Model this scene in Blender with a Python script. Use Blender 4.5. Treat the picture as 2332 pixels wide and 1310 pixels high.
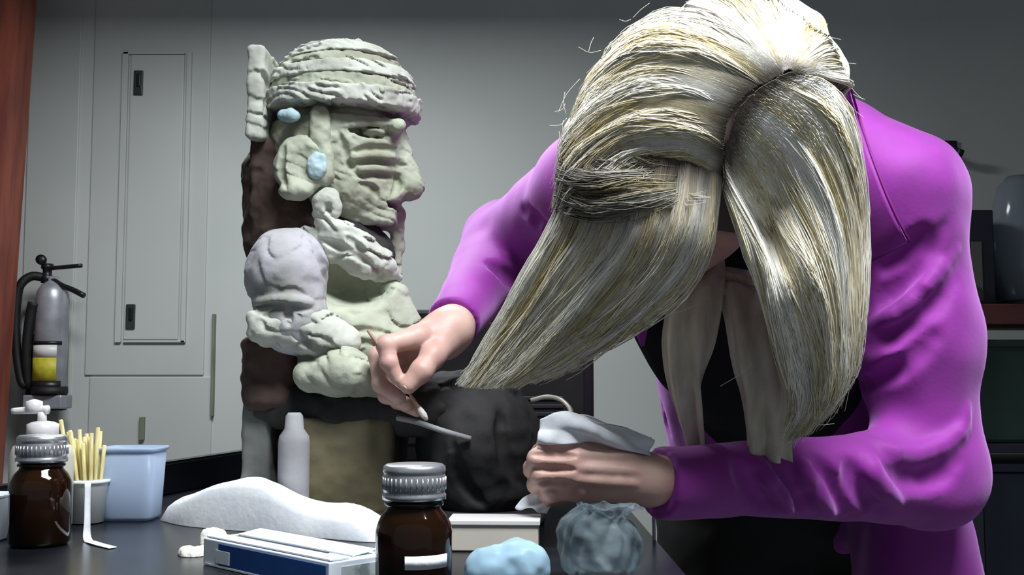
import bpy, bmesh, math, random
import numpy as np
from mathutils import Vector, Matrix
from mathutils.bvhtree import BVHTree

random.seed(7)
rng = np.random.default_rng(7)
scene = bpy.context.scene
for o in list(bpy.data.objects):
    bpy.data.objects.remove(o, do_unlink=True)
col = scene.collection

# ------------------------------------------------------------------ camera
W, Hh, FPX = 2332.0, 1310.0, 2500.0
BENCH = 0.90
CAM = Vector((0, 0, BENCH + 0.147))
PITCH = math.radians(4.5)
cd = bpy.data.cameras.new('camera')
cd.sensor_width = 36.0
cd.lens = FPX / W * 36.0
cd.clip_start = 0.02
cam = bpy.data.objects.new('camera', cd)
cam.location = CAM
cam.rotation_euler = (math.pi / 2 + PITCH, 0, 0)
col.objects.link(cam)
scene.camera = cam

# ------------------------------------------------------------------ light
world = bpy.data.worlds.new('world')
scene.world = world
world.use_nodes = True
bg = world.node_tree.nodes['Background']
bg.inputs[0].default_value = (0.75, 0.82, 0.92, 1)
bg.inputs[1].default_value = 0.19


def area(name, loc, rot, sx, sy, power, color, spread=180):
    l = bpy.data.lights.new(name, 'AREA')
    l.shape = 'RECTANGLE'
    l.size, l.size_y = sx, sy
    l.energy = power
    l.color = color
    l.spread = math.radians(spread)
    o = bpy.data.objects.new(name, l)
    o.location = loc
    o.rotation_euler = rot
    col.objects.link(o)
    return o


area('ceiling_lamp_over_bench', (0.36, 0.42, 2.22), (0, 0, 0), 0.9, 0.4, 36, (0.93, 0.97, 1.0), 125)
area('ceiling_lamp_behind_bench', (-0.50, 1.93, 2.06), (0, 0, 0), 0.7, 0.3, 29, (0.95, 0.98, 1.0))
scene.view_settings.view_transform = 'Standard'
scene.view_settings.look = 'None'
scene.view_settings.exposure = 0.0
scene.view_settings.gamma = 1.0
scene.view_settings.use_curve_mapping = False

# ------------------------------------------------------------------ helpers
FW = Vector((0, math.cos(PITCH), math.sin(PITCH)))
UP = Vector((0, -math.sin(PITCH), math.cos(PITCH)))
RT = Vector((1, 0, 0))


def ray(px, py):
    return FW + RT * ((px - W / 2) / FPX) + UP * ((Hh / 2 - py) / FPX)


def P(px, py, Y):
    """point of the place seen at a pixel of the photograph, at distance Y along the floor"""
    d = ray(px, py)
    return CAM + d * (Y / d.y)


def srgb(r, g, b):
    f = lambda c: (c / 255 / 12.92) if c / 255 <= 0.04045 else ((c / 255 + 0.055) / 1.055) ** 2.4
    return (f(r), f(g), f(b), 1.0)


MATS = {}


def mat(name, c1, c2=None, rough=0.5, metal=0.0, scale=8.0, bump=0.0, bscale=None, trans=0.0, ior=1.45,
        spec=0.5, lo=0.35, hi=0.65, detail=4.0, aniso=None, sheen=0.0, alpha=1.0, attr=None, sss=0.0):
    m = bpy.data.materials.new(name)
    m.use_nodes = True
    nt = m.node_tree
    b = nt.nodes['Principled BSDF']
    tc = nt.nodes.new('ShaderNodeTexCoord')
    mp = nt.nodes.new('ShaderNodeMapping')
    nt.links.new(tc.outputs['Object'], mp.inputs[0])
    if aniso:
        mp.inputs['Scale'].default_value = aniso
    n = nt.nodes.new('ShaderNodeTexNoise')
    n.inputs['Scale'].default_value = scale
    n.inputs['Detail'].default_value = detail
    nt.links.new(mp.outputs[0], n.inputs['Vector'])
    r = nt.nodes.new('ShaderNodeValToRGB')
    r.color_ramp.elements[0].position = lo
    r.color_ramp.elements[1].position = hi
    c2 = c2 or tuple(min(1, v * 0.85) for v in c1[:3]) + (1,)
    r.color_ramp.elements[0].color = c1
    r.color_ramp.elements[1].color = c2
    nt.links.new(n.outputs['Fac'], r.inputs[0])
    out = r.outputs[0]
    if attr:
        a = nt.nodes.new('ShaderNodeAttribute')
        a.attribute_name = attr
        mx = nt.nodes.new('ShaderNodeMix')
        mx.data_type = 'RGBA'
        mx.blend_type = 'MULTIPLY'
        mx.inputs[0].default_value = 1.0
        nt.links.new(r.outputs[0], mx.inputs[6])
        nt.links.new(a.outputs['Color'], mx.inputs[7])
        out = mx.outputs[2]
    nt.links.new(out, b.inputs['Base Color'])
    b.inputs['Roughness'].default_value = rough
    b.inputs['Metallic'].default_value = metal
    b.inputs['Transmission Weight'].default_value = trans
    b.inputs['IOR'].default_value = ior
    b.inputs['Specular IOR Level'].default_value = spec
    b.inputs['Sheen Weight'].default_value = sheen
    b.inputs['Sheen Tint'].default_value = (0.85, 0.45, 1.0, 1)
    b.inputs['Alpha'].default_value = alpha
    if sss:
        b.inputs['Subsurface Weight'].default_value = sss
        b.inputs['Subsurface Radius'].default_value = (0.02, 0.008, 0.004)
        b.inputs['Subsurface Scale'].default_value = 0.3
    if bump:
        n2 = nt.nodes.new('ShaderNodeTexNoise')
        n2.inputs['Scale'].default_value = bscale or scale * 6
        n2.inputs['Detail'].default_value = 5
        nt.links.new(mp.outputs[0], n2.inputs['Vector'])
        bp = nt.nodes.new('ShaderNodeBump')
        bp.inputs['Strength'].default_value = bump
        bp.inputs['Distance'].default_value = 0.003
        nt.links.new(n2.outputs['Fac'], bp.inputs['Height'])
        nt.links.new(bp.outputs[0], b.inputs['Normal'])
    MATS[name] = m
    return m


def tag(o, label=None, cat=None, group=None, kind=None):
    if label: o['label'] = label
    if cat: o['category'] = cat
    if group: o['group'] = group
    if kind: o['kind'] = kind
    return o


def empty(name, loc, label=None, cat=None, group=None):
    o = bpy.data.objects.new(name, None)
    o.location = loc
    o.empty_display_size = 0.02
    col.objects.link(o)
    return tag(o, label, cat, group)


def parent_to(o, parent):
    o.parent = parent
    p = Matrix.Identity(4)
    q = parent
    chain = []
    while q is not None:
        chain.append(q)
        q = q.parent
    for q in reversed(chain):
        p = p @ q.matrix_parent_inverse @ q.matrix_basis
    o.matrix_parent_inverse = p.inverted()


def make(name, verts, faces, m, parent=None, smooth=True, loc=None):
    me = bpy.data.meshes.new(name)
    v = [tuple(x) for x in verts]
    me.from_pydata(v, [], [tuple(f) for f in faces])
    me.validate()
    if smooth:
        me.polygons.foreach_set('use_smooth', [True] * len(me.polygons))
    if m: me.materials.append(m)
    o = bpy.data.objects.new(name, me)
    col.objects.link(o)
    if loc is not None: o.location = loc
    if parent: parent_to(o, parent)
    return o


def make_bm(name, bm, m, parent=None, smooth=False):
    me = bpy.data.meshes.new(name)
    bmesh.ops.recalc_face_normals(bm, faces=bm.faces)
    bm.to_mesh(me)
    bm.free()
    if smooth:
        me.polygons.foreach_set('use_smooth', [True] * len(me.polygons))
    me.materials.append(m)
    o = bpy.data.objects.new(name, me)
    col.objects.link(o)
    if parent: parent_to(o, parent)
    return o


def box(name, c, half, m, parent=None, bev=0.0, rz=0.0, rx=0.0, ry=0.0, seg=2):
    bm = bmesh.new()
    bmesh.ops.create_cube(bm, size=1)
    for v in bm.verts:
        v.co = Vector((v.co.x * 2 * half[0], v.co.y * 2 * half[1], v.co.z * 2 * half[2]))
    if bev:
        bmesh.ops.bevel(bm, geom=list(bm.edges), offset=bev, segments=seg, profile=0.5, affect='EDGES')
    R = Matrix.Rotation(rz, 4, 'Z') @ Matrix.Rotation(ry, 4, 'Y') @ Matrix.Rotation(rx, 4, 'X')
    bmesh.ops.transform(bm, matrix=Matrix.Translation(Vector(c)) @ R, verts=bm.verts)
    return make_bm(name, bm, m, parent)


def pxbox(name, x0, y0, x1, y1, Y, depth, m, parent=None, bev=0.002):
    """upright box whose front face spans the given pixels at distance Y, going back by depth"""
    a = P(x0, y1, Y); b = P(x1, y0, Y)
    c = Vector(((a.x + b.x) / 2, Y + depth / 2, (a.z + b.z) / 2))
    return box(name, c, (abs(b.x - a.x) / 2, depth / 2, abs(b.z - a.z) / 2), m, parent, bev)


def lathe(name, base, prof, m, parent=None, seg=40, axis=None, ribs=0, ribamp=0.0, ribrange=None, smooth=True):
    """prof: list of (r, z); revolved about the vertical through base"""
    vs, fs = [], []
    n = len(prof)
    for i, (r, z) in enumerate(prof):
        for s in range(seg):
            a = 2 * math.pi * s / seg
            rr = r
            if ribs and ribrange and ribrange[0] <= i <= ribrange[1]:
                rr = r * (1 + ribamp * (1 if (s * ribs // seg * 2 + (s * ribs * 2 // seg) % 2) % 2 else -1))
            vs.append(Vector((rr * math.cos(a), rr * math.sin(a), z)))
    for i in range(n - 1):
        for s in range(seg):
            t = (s + 1) % seg
            fs.append((i * seg + s, i * seg + t, (i + 1) * seg + t, (i + 1) * seg + s))
    if prof[0][0] > 1e-6: fs.append(tuple(range(seg))[::-1])
    if prof[-1][0] > 1e-6: fs.append(tuple((n - 1) * seg + s for s in range(seg)))
    if axis is not None:
        q = Vector((0, 0, 1)).rotation_difference(Vector(axis).normalized())
        vs = [q @ v for v in vs]
    b = Vector(base)
    o = make(name, [v + b for v in vs], fs, m, parent, smooth)
    return o


def catmull(pts, n):
    pts = np.array([np.array(p, float) for p in pts])
    m = len(pts)
    if m == 2:
        t = np.linspace(0, 1, n)[:, None]
        return pts[0] * (1 - t) + pts[1] * t
    ext = np.vstack([2 * pts[0] - pts[1], pts, 2 * pts[-1] - pts[-2]])
    t = np.linspace(0, m - 1 - 1e-6, n)
    i = t.astype(int)
    f = (t - i)[:, None]
    a, b, c, d = ext[i], ext[i + 1], ext[i + 2], ext[i + 3]
    return 0.5 * ((2 * b) + (-a + c) * f + (2 * a - 5 * b + 4 * c - d) * f ** 2 + (-a + 3 * b - 3 * c + d) * f ** 3)


def tube_mesh(path, radii, seg=8):
    path = np.array([tuple(p) for p in path], float)
    n = len(path)
    tan = np.gradient(path, axis=0)
    tan /= np.linalg.norm(tan, axis=1)[:, None] + 1e-9
    ref = np.array([0.31, 0.22, 0.92])
    side = np.cross(tan, ref); side /= np.linalg.norm(side, axis=1)[:, None] + 1e-9
    up = np.cross(side, tan)
    vs = []
    for s in range(seg):
        a = 2 * math.pi * s / seg
        vs.append(path + (side * math.cos(a) + up * math.sin(a)) * np.array(radii)[:, None])
    vs = np.stack(vs, 1).reshape(-1, 3)
    fs = []
    for i in range(n - 1):
        for s in range(seg):
            t = (s + 1) % seg
            fs.append((i * seg + s, i * seg + t, (i + 1) * seg + t, (i + 1) * seg + s))
    fs.append(tuple(range(seg))[::-1])
    fs.append(tuple((n - 1) * seg + s for s in range(seg)))
    return vs, fs


def tube(name, pts, r, m, parent=None, n=24, seg=10, r2=None):
    path = catmull(pts, n)
    radii = np.linspace(r, r2 if r2 is not None else r, n)
    vs, fs = tube_mesh(path, radii, seg)
    return make(name, vs, fs, m, parent)


# smooth value noise on numpy arrays
_perm = np.random.default_rng(3).random((64, 64, 64)).astype(np.float32)


def vnoise(x, y, z):
    x = np.asarray(x, float); y = np.asarray(y, float); z = np.asarray(z, float)
    xi, yi, zi = np.floor(x).astype(int), np.floor(y).astype(int), np.floor(z).astype(int)
    xf, yf, zf = x - xi, y - yi, z - zi
    s = lambda t: t * t * (3 - 2 * t)
    xf, yf, zf = s(xf), s(yf), s(zf)
    r = 0
    for dx in (0, 1):
        for dy in (0, 1):
            for dz in (0, 1):
                w = (xf if dx else 1 - xf) * (yf if dy else 1 - yf) * (zf if dz else 1 - zf)
                r = r + w * _perm[(xi + dx) % 64, (yi + dy) % 64, (zi + dz) % 64]
    return r * 2 - 1


# ------------------------------------------------------------------ smooth sculpting on a voxel field
class Sculpt:
    def __init__(s, lo, hi, h):
        s.lo = np.array(lo, np.float32); s.h = h
        s.n = np.ceil((np.array(hi) - np.array(lo)) / h).astype(int) + 1
        s.F = np.full(tuple(s.n), 0.06, np.float32)
        s.ax = [s.lo[i] + h * np.arange(s.n[i], dtype=np.float32) for i in range(3)]

    def _sub(s, lo, hi):
        a = np.clip(np.floor((np.array(lo) - s.lo) / s.h).astype(int), 0, s.n)
        b = np.clip(np.ceil((np.array(hi) - s.lo) / s.h).astype(int) + 1, 0, s.n)
        if np.any(b - a < 1): return None
        sl = tuple(slice(a[i], b[i]) for i in range(3))
        g = np.meshgrid(*[s.ax[i][a[i]:b[i]] for i in range(3)], indexing='ij', sparse=True)
        return sl, g

    def _comb(s, f, lo, hi, k, op):
        mg = k + 3 * s.h
        r = s._sub(np.array(lo) - mg, np.array(hi) + mg)
        if r is None: return s
        sl, (X, Y, Z) = r
        d = f(X, Y, Z).astype(np.float32)
        a = s.F[sl]
        k = max(k, 1e-6)
        if op == 'add':
            h = np.clip(0.5 + 0.5 * (a - d) / k, 0, 1)
            s.F[sl] = a * (1 - h) + d * h - k * h * (1 - h)
        else:
            h = np.clip(0.5 - 0.5 * (a + d) / k, 0, 1)
            s.F[sl] = a * (1 - h) - d * h + k * h * (1 - h)
        return s

    def cap(s, p, q, r1, r2=None, k=0.006, op='add'):
        p = np.array(tuple(p)); q = np.array(tuple(q)); r2 = r1 if r2 is None else r2
        ba = q - p; L = float(ba @ ba) + 1e-12

        def f(X, Y, Z):
            t = np.clip(((X - p[0]) * ba[0] + (Y - p[1]) * ba[1] + (Z - p[2]) * ba[2]) / L, 0, 1)
            return np.sqrt((X - p[0] - t * ba[0]) ** 2 + (Y - p[1] - t * ba[1]) ** 2 + (Z - p[2] - t * ba[2]) ** 2) - (r1 + (r2 - r1) * t)
        R = max(r1, r2)
        return s._comb(f, np.minimum(p, q) - R, np.maximum(p, q) + R, k, op)

    def chain(s, pts, radii, k=0.004, op='add'):
        for i in range(len(pts) - 1):
            s.cap(pts[i], pts[i + 1], radii[i], radii[i + 1], k, op)
        return s

    def ell(s, c, r, k=0.006, op='add', R=None):
        c = np.array(tuple(c)); r = np.array(r, float)
        M = np.eye(3) if R is None else np.array(R)   # columns = axes

        def f(X, Y, Z):
            x, y, z = X - c[0], Y - c[1], Z - c[2]
            q = [x * M[0, i] + y * M[1, i] + z * M[2, i] for i in range(3)]
            k0 = np.sqrt(sum((q[i] / r[i]) ** 2 for i in range(3)))
            k1 = np.sqrt(sum((q[i] / r[i] ** 2) ** 2 for i in range(3))) + 1e-9
            return k0 * (k0 - 1) / k1
        R_ = max(r)
        e = np.abs(M) @ r if R is not None else r
        return s._comb(f, c - e, c + e, k, op)

    def box(s, c, half, rad=0.003, k=0.004, op='add', R=None):
        c = np.array(tuple(c)); hb = np.array(half, float) - rad
        M = np.eye(3) if R is None else np.array(R)

        def f(X, Y, Z):
            x, y, z = X - c[0], Y - c[1], Z - c[2]
            q = [np.abs(x * M[0, i] + y * M[1, i] + z * M[2, i]) - hb[i] for i in range(3)]
            return np.sqrt(sum(np.maximum(v, 0) ** 2 for v in q)) + np.minimum(np.maximum(q[0], np.maximum(q[1], q[2])), 0) - rad
        e = np.abs(M) @ np.array(half)
        return s._comb(f, c - e, c + e, k, op)

    def keep(s, f):
        X, Y, Z = np.meshgrid(*s.ax, indexing='ij', sparse=True)
        s.F = np.maximum(s.F, f(X, Y, Z).astype(np.float32))
        return s

    def front(s, px, py, y0=None):
        """first surface point met by the sight line of a pixel"""
        d = ray(px, py)
        ys = np.arange(s.ax[1][0], s.ax[1][-1], s.h * 0.5)
        t = ys / d.y
        pts = np.array(CAM)[None] + t[:, None] * np.array(d)[None]
        ix = np.round((pts - s.lo) / s.h).astype(int)
        ok = np.all((ix >= 0) & (ix < s.n), axis=1)
        v = np.full(len(ys), 1.0)
        v[ok] = s.F[ix[ok, 0], ix[ok, 1], ix[ok, 2]]
        j = np.nonzero(v < 0)[0]
        return Vector(pts[j[0]]) if len(j) else None

    def line(s, pts, r, k=0.003, op='sub', off=0.0, n=14, taper=True):
        """groove (sub) or ridge (add) that follows the surface seen along a pixel path"""
        pp = catmull(pts, n)
        w = [s.front(x, y) for x, y in pp]
        for i in range(n - 1):
            if w[i] is None or w[i + 1] is None: continue
            if (w[i] - w[i + 1]).length > 0.04: continue
            a = 1 - abs(2 * i / (n - 1) - 1) ** 3 if taper else 1
            b = 1 - abs(2 * (i + 1) / (n - 1) - 1) ** 3 if taper else 1
            o = Vector((0, off, 0))
            s.cap(w[i] + o, w[i + 1] + o, r * max(a, 0.25), r * max(b, 0.25), k, op)
        return s

    def rough(s, amp, sc):
        m = np.abs(s.F) < amp * 2 + 3 * s.h
        ix = np.nonzero(m)
        X, Y, Z = [s.ax[i][ix[i]] for i in range(3)]
        s.F[ix] += amp * (vnoise(X * sc, Y * sc, Z * sc) + 0.5 * vnoise(X * sc * 2.3, Y * sc * 2.3, Z * sc * 2.3 + 7))
        return s

    def strata(s, amp, freq, sc=30.0):
        """flaky layered surface"""
        ix = np.nonzero(np.abs(s.F) < amp * 2 + 3 * s.h)
        X, Y, Z = [s.ax[i][ix[i]] for i in range(3)]
        t = Z * freq + 1.3 * vnoise(X * sc, Y * sc, Z * sc) + 0.35 * X * freq
        t = t - np.floor(t)
        brk = np.clip(0.5 + 1.6 * vnoise(X * sc * 1.4 + 9, Y * sc * 1.4, Z * sc * 2.5), 0, 1)
        s.F[ix] += amp * (t ** 2.5 * 1.6 - 0.5) * brk
        return s

    def mesh(s):
        F = s.F; n = s.n
        F[0], F[-1] = 1, 1; F[:, 0], F[:, -1] = 1, 1; F[:, :, 0], F[:, :, -1] = 1, 1
        I = F < 0
        cnt = np.zeros(tuple(n - 1), np.int8)
        cor = [(a, b, c) for a in (0, 1) for b in (0, 1) for c in (0, 1)]
        for a, b, c in cor:
            cnt += I[a:n[0] - 1 + a, b:n[1] - 1 + b, c:n[2] - 1 + c]
        act = (cnt > 0) & (cnt < 8)
        i, j, k = np.nonzero(act)
        acc = np.zeros((len(i), 3)); num = np.zeros(len(i))
        V = {c: F[i + c[0], j + c[1], k + c[2]] for c in cor}
        for c in cor:
            for ax in range(3):
                if c[ax] == 1: continue
                e = list(c); e[ax] = 1; e = tuple(e)
                va, vb = V[c], V[e]
                m = (va < 0) != (vb < 0)
                t = np.where(m, va / np.where(m, va - vb, 1), 0)
                pos = np.zeros((len(i), 3)) + np.array(c)
                pos[:, ax] += t
                acc += pos * m[:, None]; num += m
        v = (acc / num[:, None] + np.stack([i, j, k], 1)) * s.h + s.lo
        idx = np.full(tuple(n - 1), -1, np.int64)
        idx[i, j, k] = np.arange(len(i))
        quads = []
        for ax in range(3):
            b1, b2 = (ax + 1) % 3, (ax + 2) % 3
            sa = [slice(None)] * 3; sb = [slice(None)] * 3
            sa[ax] = slice(0, n[ax] - 1); sb[ax] = slice(1, n[ax])
            ch = I[tuple(sa)] != I[tuple(sb)]
            q = np.stack(np.nonzero(ch), 1)
            q = q[(q[:, b1] > 0) & (q[:, b2] > 0) & (q[:, b1] < n[b1] - 1) & (q[:, b2] < n[b2] - 1)]
            ins = I[q[:, 0], q[:, 1], q[:, 2]]
            def off(d1, d2):
                r = q.copy(); r[:, b1] += d1; r[:, b2] += d2
                return idx[r[:, 0], r[:, 1], r[:, 2]]
            f = np.stack([off(-1, -1), off(0, -1), off(0, 0), off(-1, 0)], 1)
            f[~ins] = f[~ins][:, ::-1]
            quads.append(f)
        f = np.vstack(quads)
        f = f[np.all(f >= 0, axis=1)]
        return v, f

    def build(s, name, m, parent=None):
        v, f = s.mesh()
        return np_object(name, v, f, m, parent)


def np_object(name, v, f, m, parent=None, colattr=None):
    me = bpy.data.meshes.new(name)
    nf, w = f.shape
    me.vertices.add(len(v)); me.vertices.foreach_set('co', np.asarray(v, np.float32).ravel())
    me.loops.add(nf * w); me.loops.foreach_set('vertex_index', f.astype(np.int32).ravel())
    me.polygons.add(nf); me.polygons.foreach_set('loop_start', np.arange(nf, dtype=np.int32) * w)
    me.polygons.foreach_set('use_smooth', np.ones(nf, bool))
    me.update(calc_edges=True)
    me.validate()
    if colattr is not None:
        a = me.color_attributes.new('tint', 'FLOAT_COLOR', 'POINT')
        a.data.foreach_set('color', np.asarray(colattr, np.float32).ravel())
    me.materials.append(m)
    o = bpy.data.objects.new(name, me)
    col.objects.link(o)
    if parent: parent_to(o, parent)
    return o


def merge(parts):
    vs, fs, n = [], [], 0
    for v, f in parts:
        vs.append(v); fs.append(f + n); n += len(v)
    return np.vstack(vs), np.vstack(fs)


def crw(u, m):
    """Catmull-Rom weights (len(u), m) over m knots"""
    t = np.clip(np.asarray(u), 0, 1 - 1e-6) * (m - 1)
    i = t.astype(int); f = t - i
    w = np.zeros((len(t), m + 2))
    r = np.arange(len(t))
    w[r, i] += 0.5 * (-f + 2 * f ** 2 - f ** 3)
    w[r, i + 1] += 0.5 * (2 - 5 * f ** 2 + 3 * f ** 3)
    w[r, i + 2] += 0.5 * (f + 4 * f ** 2 - 3 * f ** 3)
    w[r, i + 3] += 0.5 * (-f ** 2 + f ** 3)
    o = w[:, 1:-1].copy()
    o[:, 0] += 2 * w[:, 0]; o[:, 1] -= w[:, 0]
    o[:, -1] += 2 * w[:, -1]; o[:, -2] -= w[:, -1]
    return o


def loft(guides, nu, nv):
    G = np.stack([catmull(g, nv) for g in guides])            # m, nv, 3
    return np.einsum('um,mvc->uvc', crw(np.linspace(0, 1, nu), len(guides)), G)


def grid_faces(nu, nv):
    a = (np.arange(nu - 1)[:, None] * nv + np.arange(nv - 1)[None]).ravel()
    return np.stack([a, a + nv, a + nv + 1, a + 1], 1)


def normals(S):
    du = np.gradient(S, axis=0); dv = np.gradient(S, axis=1)
    n = np.cross(du, dv)
    return n / (np.linalg.norm(n, axis=2)[..., None] + 1e-9)


def sheet(name, guides, m, parent=None, nu=40, nv=40, thick=0.002, amp=0.0, sc=40.0, fold=None, seed=0.0):
    """thick lofted cloth or paper"""
    S = loft(guides, nu, nv)
    N = normals(S)
    d = amp * (vnoise(S[..., 0] * sc + seed, S[..., 1] * sc, S[..., 2] * sc) + 0.5 * vnoise(S[..., 0] * sc * 2.2, S[..., 1] * sc * 2.2 + seed, S[..., 2] * sc * 2.2))
    if fold is not None:
        u = np.linspace(0, 1, nu)[:, None]; v = np.linspace(0, 1, nv)[None]
        d = d + fold(u, v)
    A = S + N * (d + thick / 2)[..., None]; B = S + N * (d - thick / 2)[..., None]
    f = grid_faces(nu, nv); n = nu * nv
    rim = np.concatenate([np.arange(nv), np.arange(1, nu) * nv + nv - 1, (nu - 1) * nv + np.arange(nv - 2, -1, -1), np.arange(nu - 2, 0, -1) * nv])
    r2 = np.roll(rim, -1)
    rf = np.stack([rim, r2, r2 + n, rim + n], 1)
    v = np.vstack([A.reshape(-1, 3), B.reshape(-1, 3)])
    return np_object(name, v, np.vstack([f, f[:, ::-1] + n, rf]), m, parent)
# ------------------------------------------------------------------ materials
m_wall = mat('wall_paint', srgb(192, 197, 194), srgb(186, 191, 189), rough=0.75, scale=3, bump=0.02, bscale=90)
m_panel = mat('panel_paint', srgb(186, 191, 188), srgb(180, 185, 182), rough=0.5, scale=3, bump=0.01)
m_latch = mat('latch_dark', srgb(52, 58, 58), srgb(38, 42, 42), rough=0.4, scale=30)
m_edge = mat('panel_edge_green', srgb(120, 128, 108), srgb(104, 112, 94), rough=0.5, scale=10)
m_floor = mat('floor_vinyl', srgb(128, 132, 132), srgb(112, 116, 118), rough=0.35, scale=12)
m_ceil = mat('ceiling_tile', srgb(200, 200, 196), srgb(188, 188, 184), rough=0.9, scale=30)
m_orange = mat('orange_paint', srgb(146, 76, 58), srgb(112, 58, 50), rough=0.55, scale=5, aniso=(6, 6, 1), bump=0.05)
m_bench = mat('black_resin', srgb(16, 18, 22), srgb(22, 25, 32), rough=0.26, scale=14, bump=0.015, bscale=40, spec=0.3)
m_cab = mat('bench_cabinet', srgb(40, 44, 50), srgb(32, 36, 42), rough=0.5, scale=6)
m_black = mat('black_plastic', srgb(14, 15, 18), srgb(22, 24, 28), rough=0.38, scale=20)
m_rubber = mat('black_rubber', srgb(20, 20, 21), srgb(12, 12, 13), rough=0.6, scale=30)
m_steel = mat('brushed_steel', srgb(176, 178, 186), srgb(150, 153, 162), rough=0.4, metal=0.45, scale=20)
m_capm = mat('aluminium_cap', srgb(214, 216, 220), srgb(186, 188, 194), rough=0.27, metal=0.85, scale=40)
m_yellow = mat('yellow_label', srgb(176, 168, 40), srgb(196, 186, 60), rough=0.5, scale=60)
m_white = mat('white_plastic', srgb(222, 220, 220), srgb(210, 208, 210), rough=0.35, scale=10)
m_cream = mat('cream_plastic', srgb(204, 198, 186), srgb(192, 186, 174), rough=0.35, scale=10)
m_paper = mat('white_paper', srgb(232, 236, 240), srgb(220, 224, 232), rough=0.85, scale=40, bump=0.12, bscale=160)
m_card = mat('white_card', srgb(216, 226, 234), srgb(204, 214, 226), rough=0.55, scale=20)
m_blue = mat('blue_print', srgb(38, 88, 158), srgb(28, 66, 134), rough=0.4, scale=9)
m_greyprint = mat('grey_print', srgb(120, 132, 134), srgb(170, 180, 182), rough=0.5, scale=60, lo=0.45, hi=0.55)
m_amber = mat('amber_glass', srgb(58, 32, 12), srgb(46, 26, 10), rough=0.06, trans=0.75, ior=1.5, scale=6)
m_liquid = mat('dark_liquid', srgb(16, 10, 5), srgb(12, 8, 4), rough=0.3, scale=4)
m_stick = mat('birch_wood', srgb(214, 204, 152), srgb(190, 178, 120), rough=0.6, scale=60, aniso=(8, 8, 1))
m_cotton = mat('cotton_wool', srgb(236, 234, 226), srgb(222, 220, 212), rough=0.95, scale=80, bump=0.4, bscale=300)
m_tub = mat('clear_blue_plastic', srgb(188, 206, 232), srgb(178, 198, 226), rough=0.3, trans=0.45, ior=1.2, scale=6)
m_cup = mat('clear_cup_plastic', srgb(232, 236, 238), srgb(222, 226, 230), rough=0.3, trans=0.12, ior=1.2, scale=6)
m_bag = mat('clear_bag_plastic', srgb(176, 192, 200), srgb(120, 138, 148), rough=0.2, trans=0.7, ior=1.1, scale=26, bump=0.6, bscale=45, alpha=0.42)
m_bagb = mat('pale_blue_bag', srgb(160, 190, 208), srgb(136, 168, 190), rough=0.3, trans=0.35, ior=1.15, scale=9, bump=0.1, bscale=50)

# ------------------------------------------------------------------ setting
def st(o, label, cat='structure'):
    o['label'] = label
    o['kind'] = 'structure'
    return o

WB = 3.05
st(box('floor', (0.2, 1.1, -0.05), (3.2, 2.4, 0.05), m_floor), 'grey vinyl laboratory floor')
st(box('wall_back', (0.2, WB + 0.05, 1.4), (3.2, 0.05, 1.4), m_wall), 'pale grey green painted wall behind the bench')
st(box('wall_left', (-3.05, 1.1, 1.4), (0.05, 2.4, 1.4), m_wall), 'pale painted side wall beyond the orange post')
st(box('wall_right', (3.45, 1.1, 1.4), (0.05, 2.4, 1.4), m_wall), 'pale painted side wall beyond the shelving')
st(box('ceiling', (0.2, 1.1, 2.85), (3.2, 2.4, 0.05), m_ceil), 'off white ceiling')

# orange post at the left
a = P(84, 0, 2.87); b = P(20, 900, 2.87)
def post_x(z):
    t = (z - b.z) / (a.z - b.z)
    return b.x + (a.x - b.x) * t
vs = []
for z in (0.0, 2.8):
    x1 = post_x(z)
    for (x, y) in ((x1 - 0.22, 2.75), (x1, 2.75), (x1, 2.87), (x1 - 0.22, 2.87)):
        vs.append((x, y, z))
st(make('trim_1', vs, [(0, 1, 5, 4), (1, 2, 6, 5), (2, 3, 7, 6), (3, 0, 4, 7), (4, 5, 6, 7), (3, 2, 1, 0)], m_orange, smooth=False),
   'orange red painted post at the left edge')

# flush cabinet in the wall
YP = 3.044
cab = empty('flush_wall_cabinet', P(260, 1000, YP), 'pale grey flush wall cabinet with a tall door and two dark latches', 'cabinet')
pxbox('side_panel', 30, -60, 190, 1240, YP, 0.05, m_panel, cab, 0.003)
pxbox('upper_panel', 192, -60, 483, 855, YP, 0.05, m_panel, cab, 0.003)
pxbox('lower_panel', 192, 858, 483, 1240, YP, 0.05, m_panel, cab, 0.003)
def lean(x, y):  # verticals of the place lean with the lens
    return x
dr = pxbox('door', 280, 124, 420, 774, YP - 0.007, 0.014, m_panel, cab, 0.003)
for nm, (x0, y0, x1, y1) in (('door_trim', (274, 118, 279, 780)), ('door_trim', (421, 118, 426, 780)), ('door_trim', (280, 118, 420, 123)), ('door_trim', (280, 775, 420, 780))):
    pxbox(nm, x0, y0, x1, y1, YP - 0.010, 0.012, m_panel, dr, 0.001)
for (x, y) in ((314, 188), (296, 721)):
    l = pxbox('latch', x - 11, y - 28, x + 11, y + 28, YP - 0.014, 0.012, m_latch, dr, 0.002)
    pxbox('latch_lever', x - 4, y - 20, x + 5, y + 8, YP - 0.020, 0.010, m_black, l, 0.0015)
pxbox('edge_strip', 478, 715, 489, 948, YP - 0.012, 0.02, m_edge, cab, 0.001)
pxbox('bottom_hinge', 315, 950, 328, 1003, YP - 0.012, 0.014, m_edge, cab, 0.002)

# dark hook on the back wall, above the shoulder
hk = empty('wall_hook', P(2168, 355, WB), 'small black coat hook on the back wall above the magenta shoulder', 'hook')
pxbox('back_plate', 2130, 320, 2180, 372, WB - 0.012, 0.012, m_black, hk, 0.002)
tube('peg', [P(2150, 345, WB - 0.01), P(2160, 352, WB - 0.05), P(2182, 352, WB - 0.075), P(2188, 340, WB - 0.08)], 0.011, m_black, hk)

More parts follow.
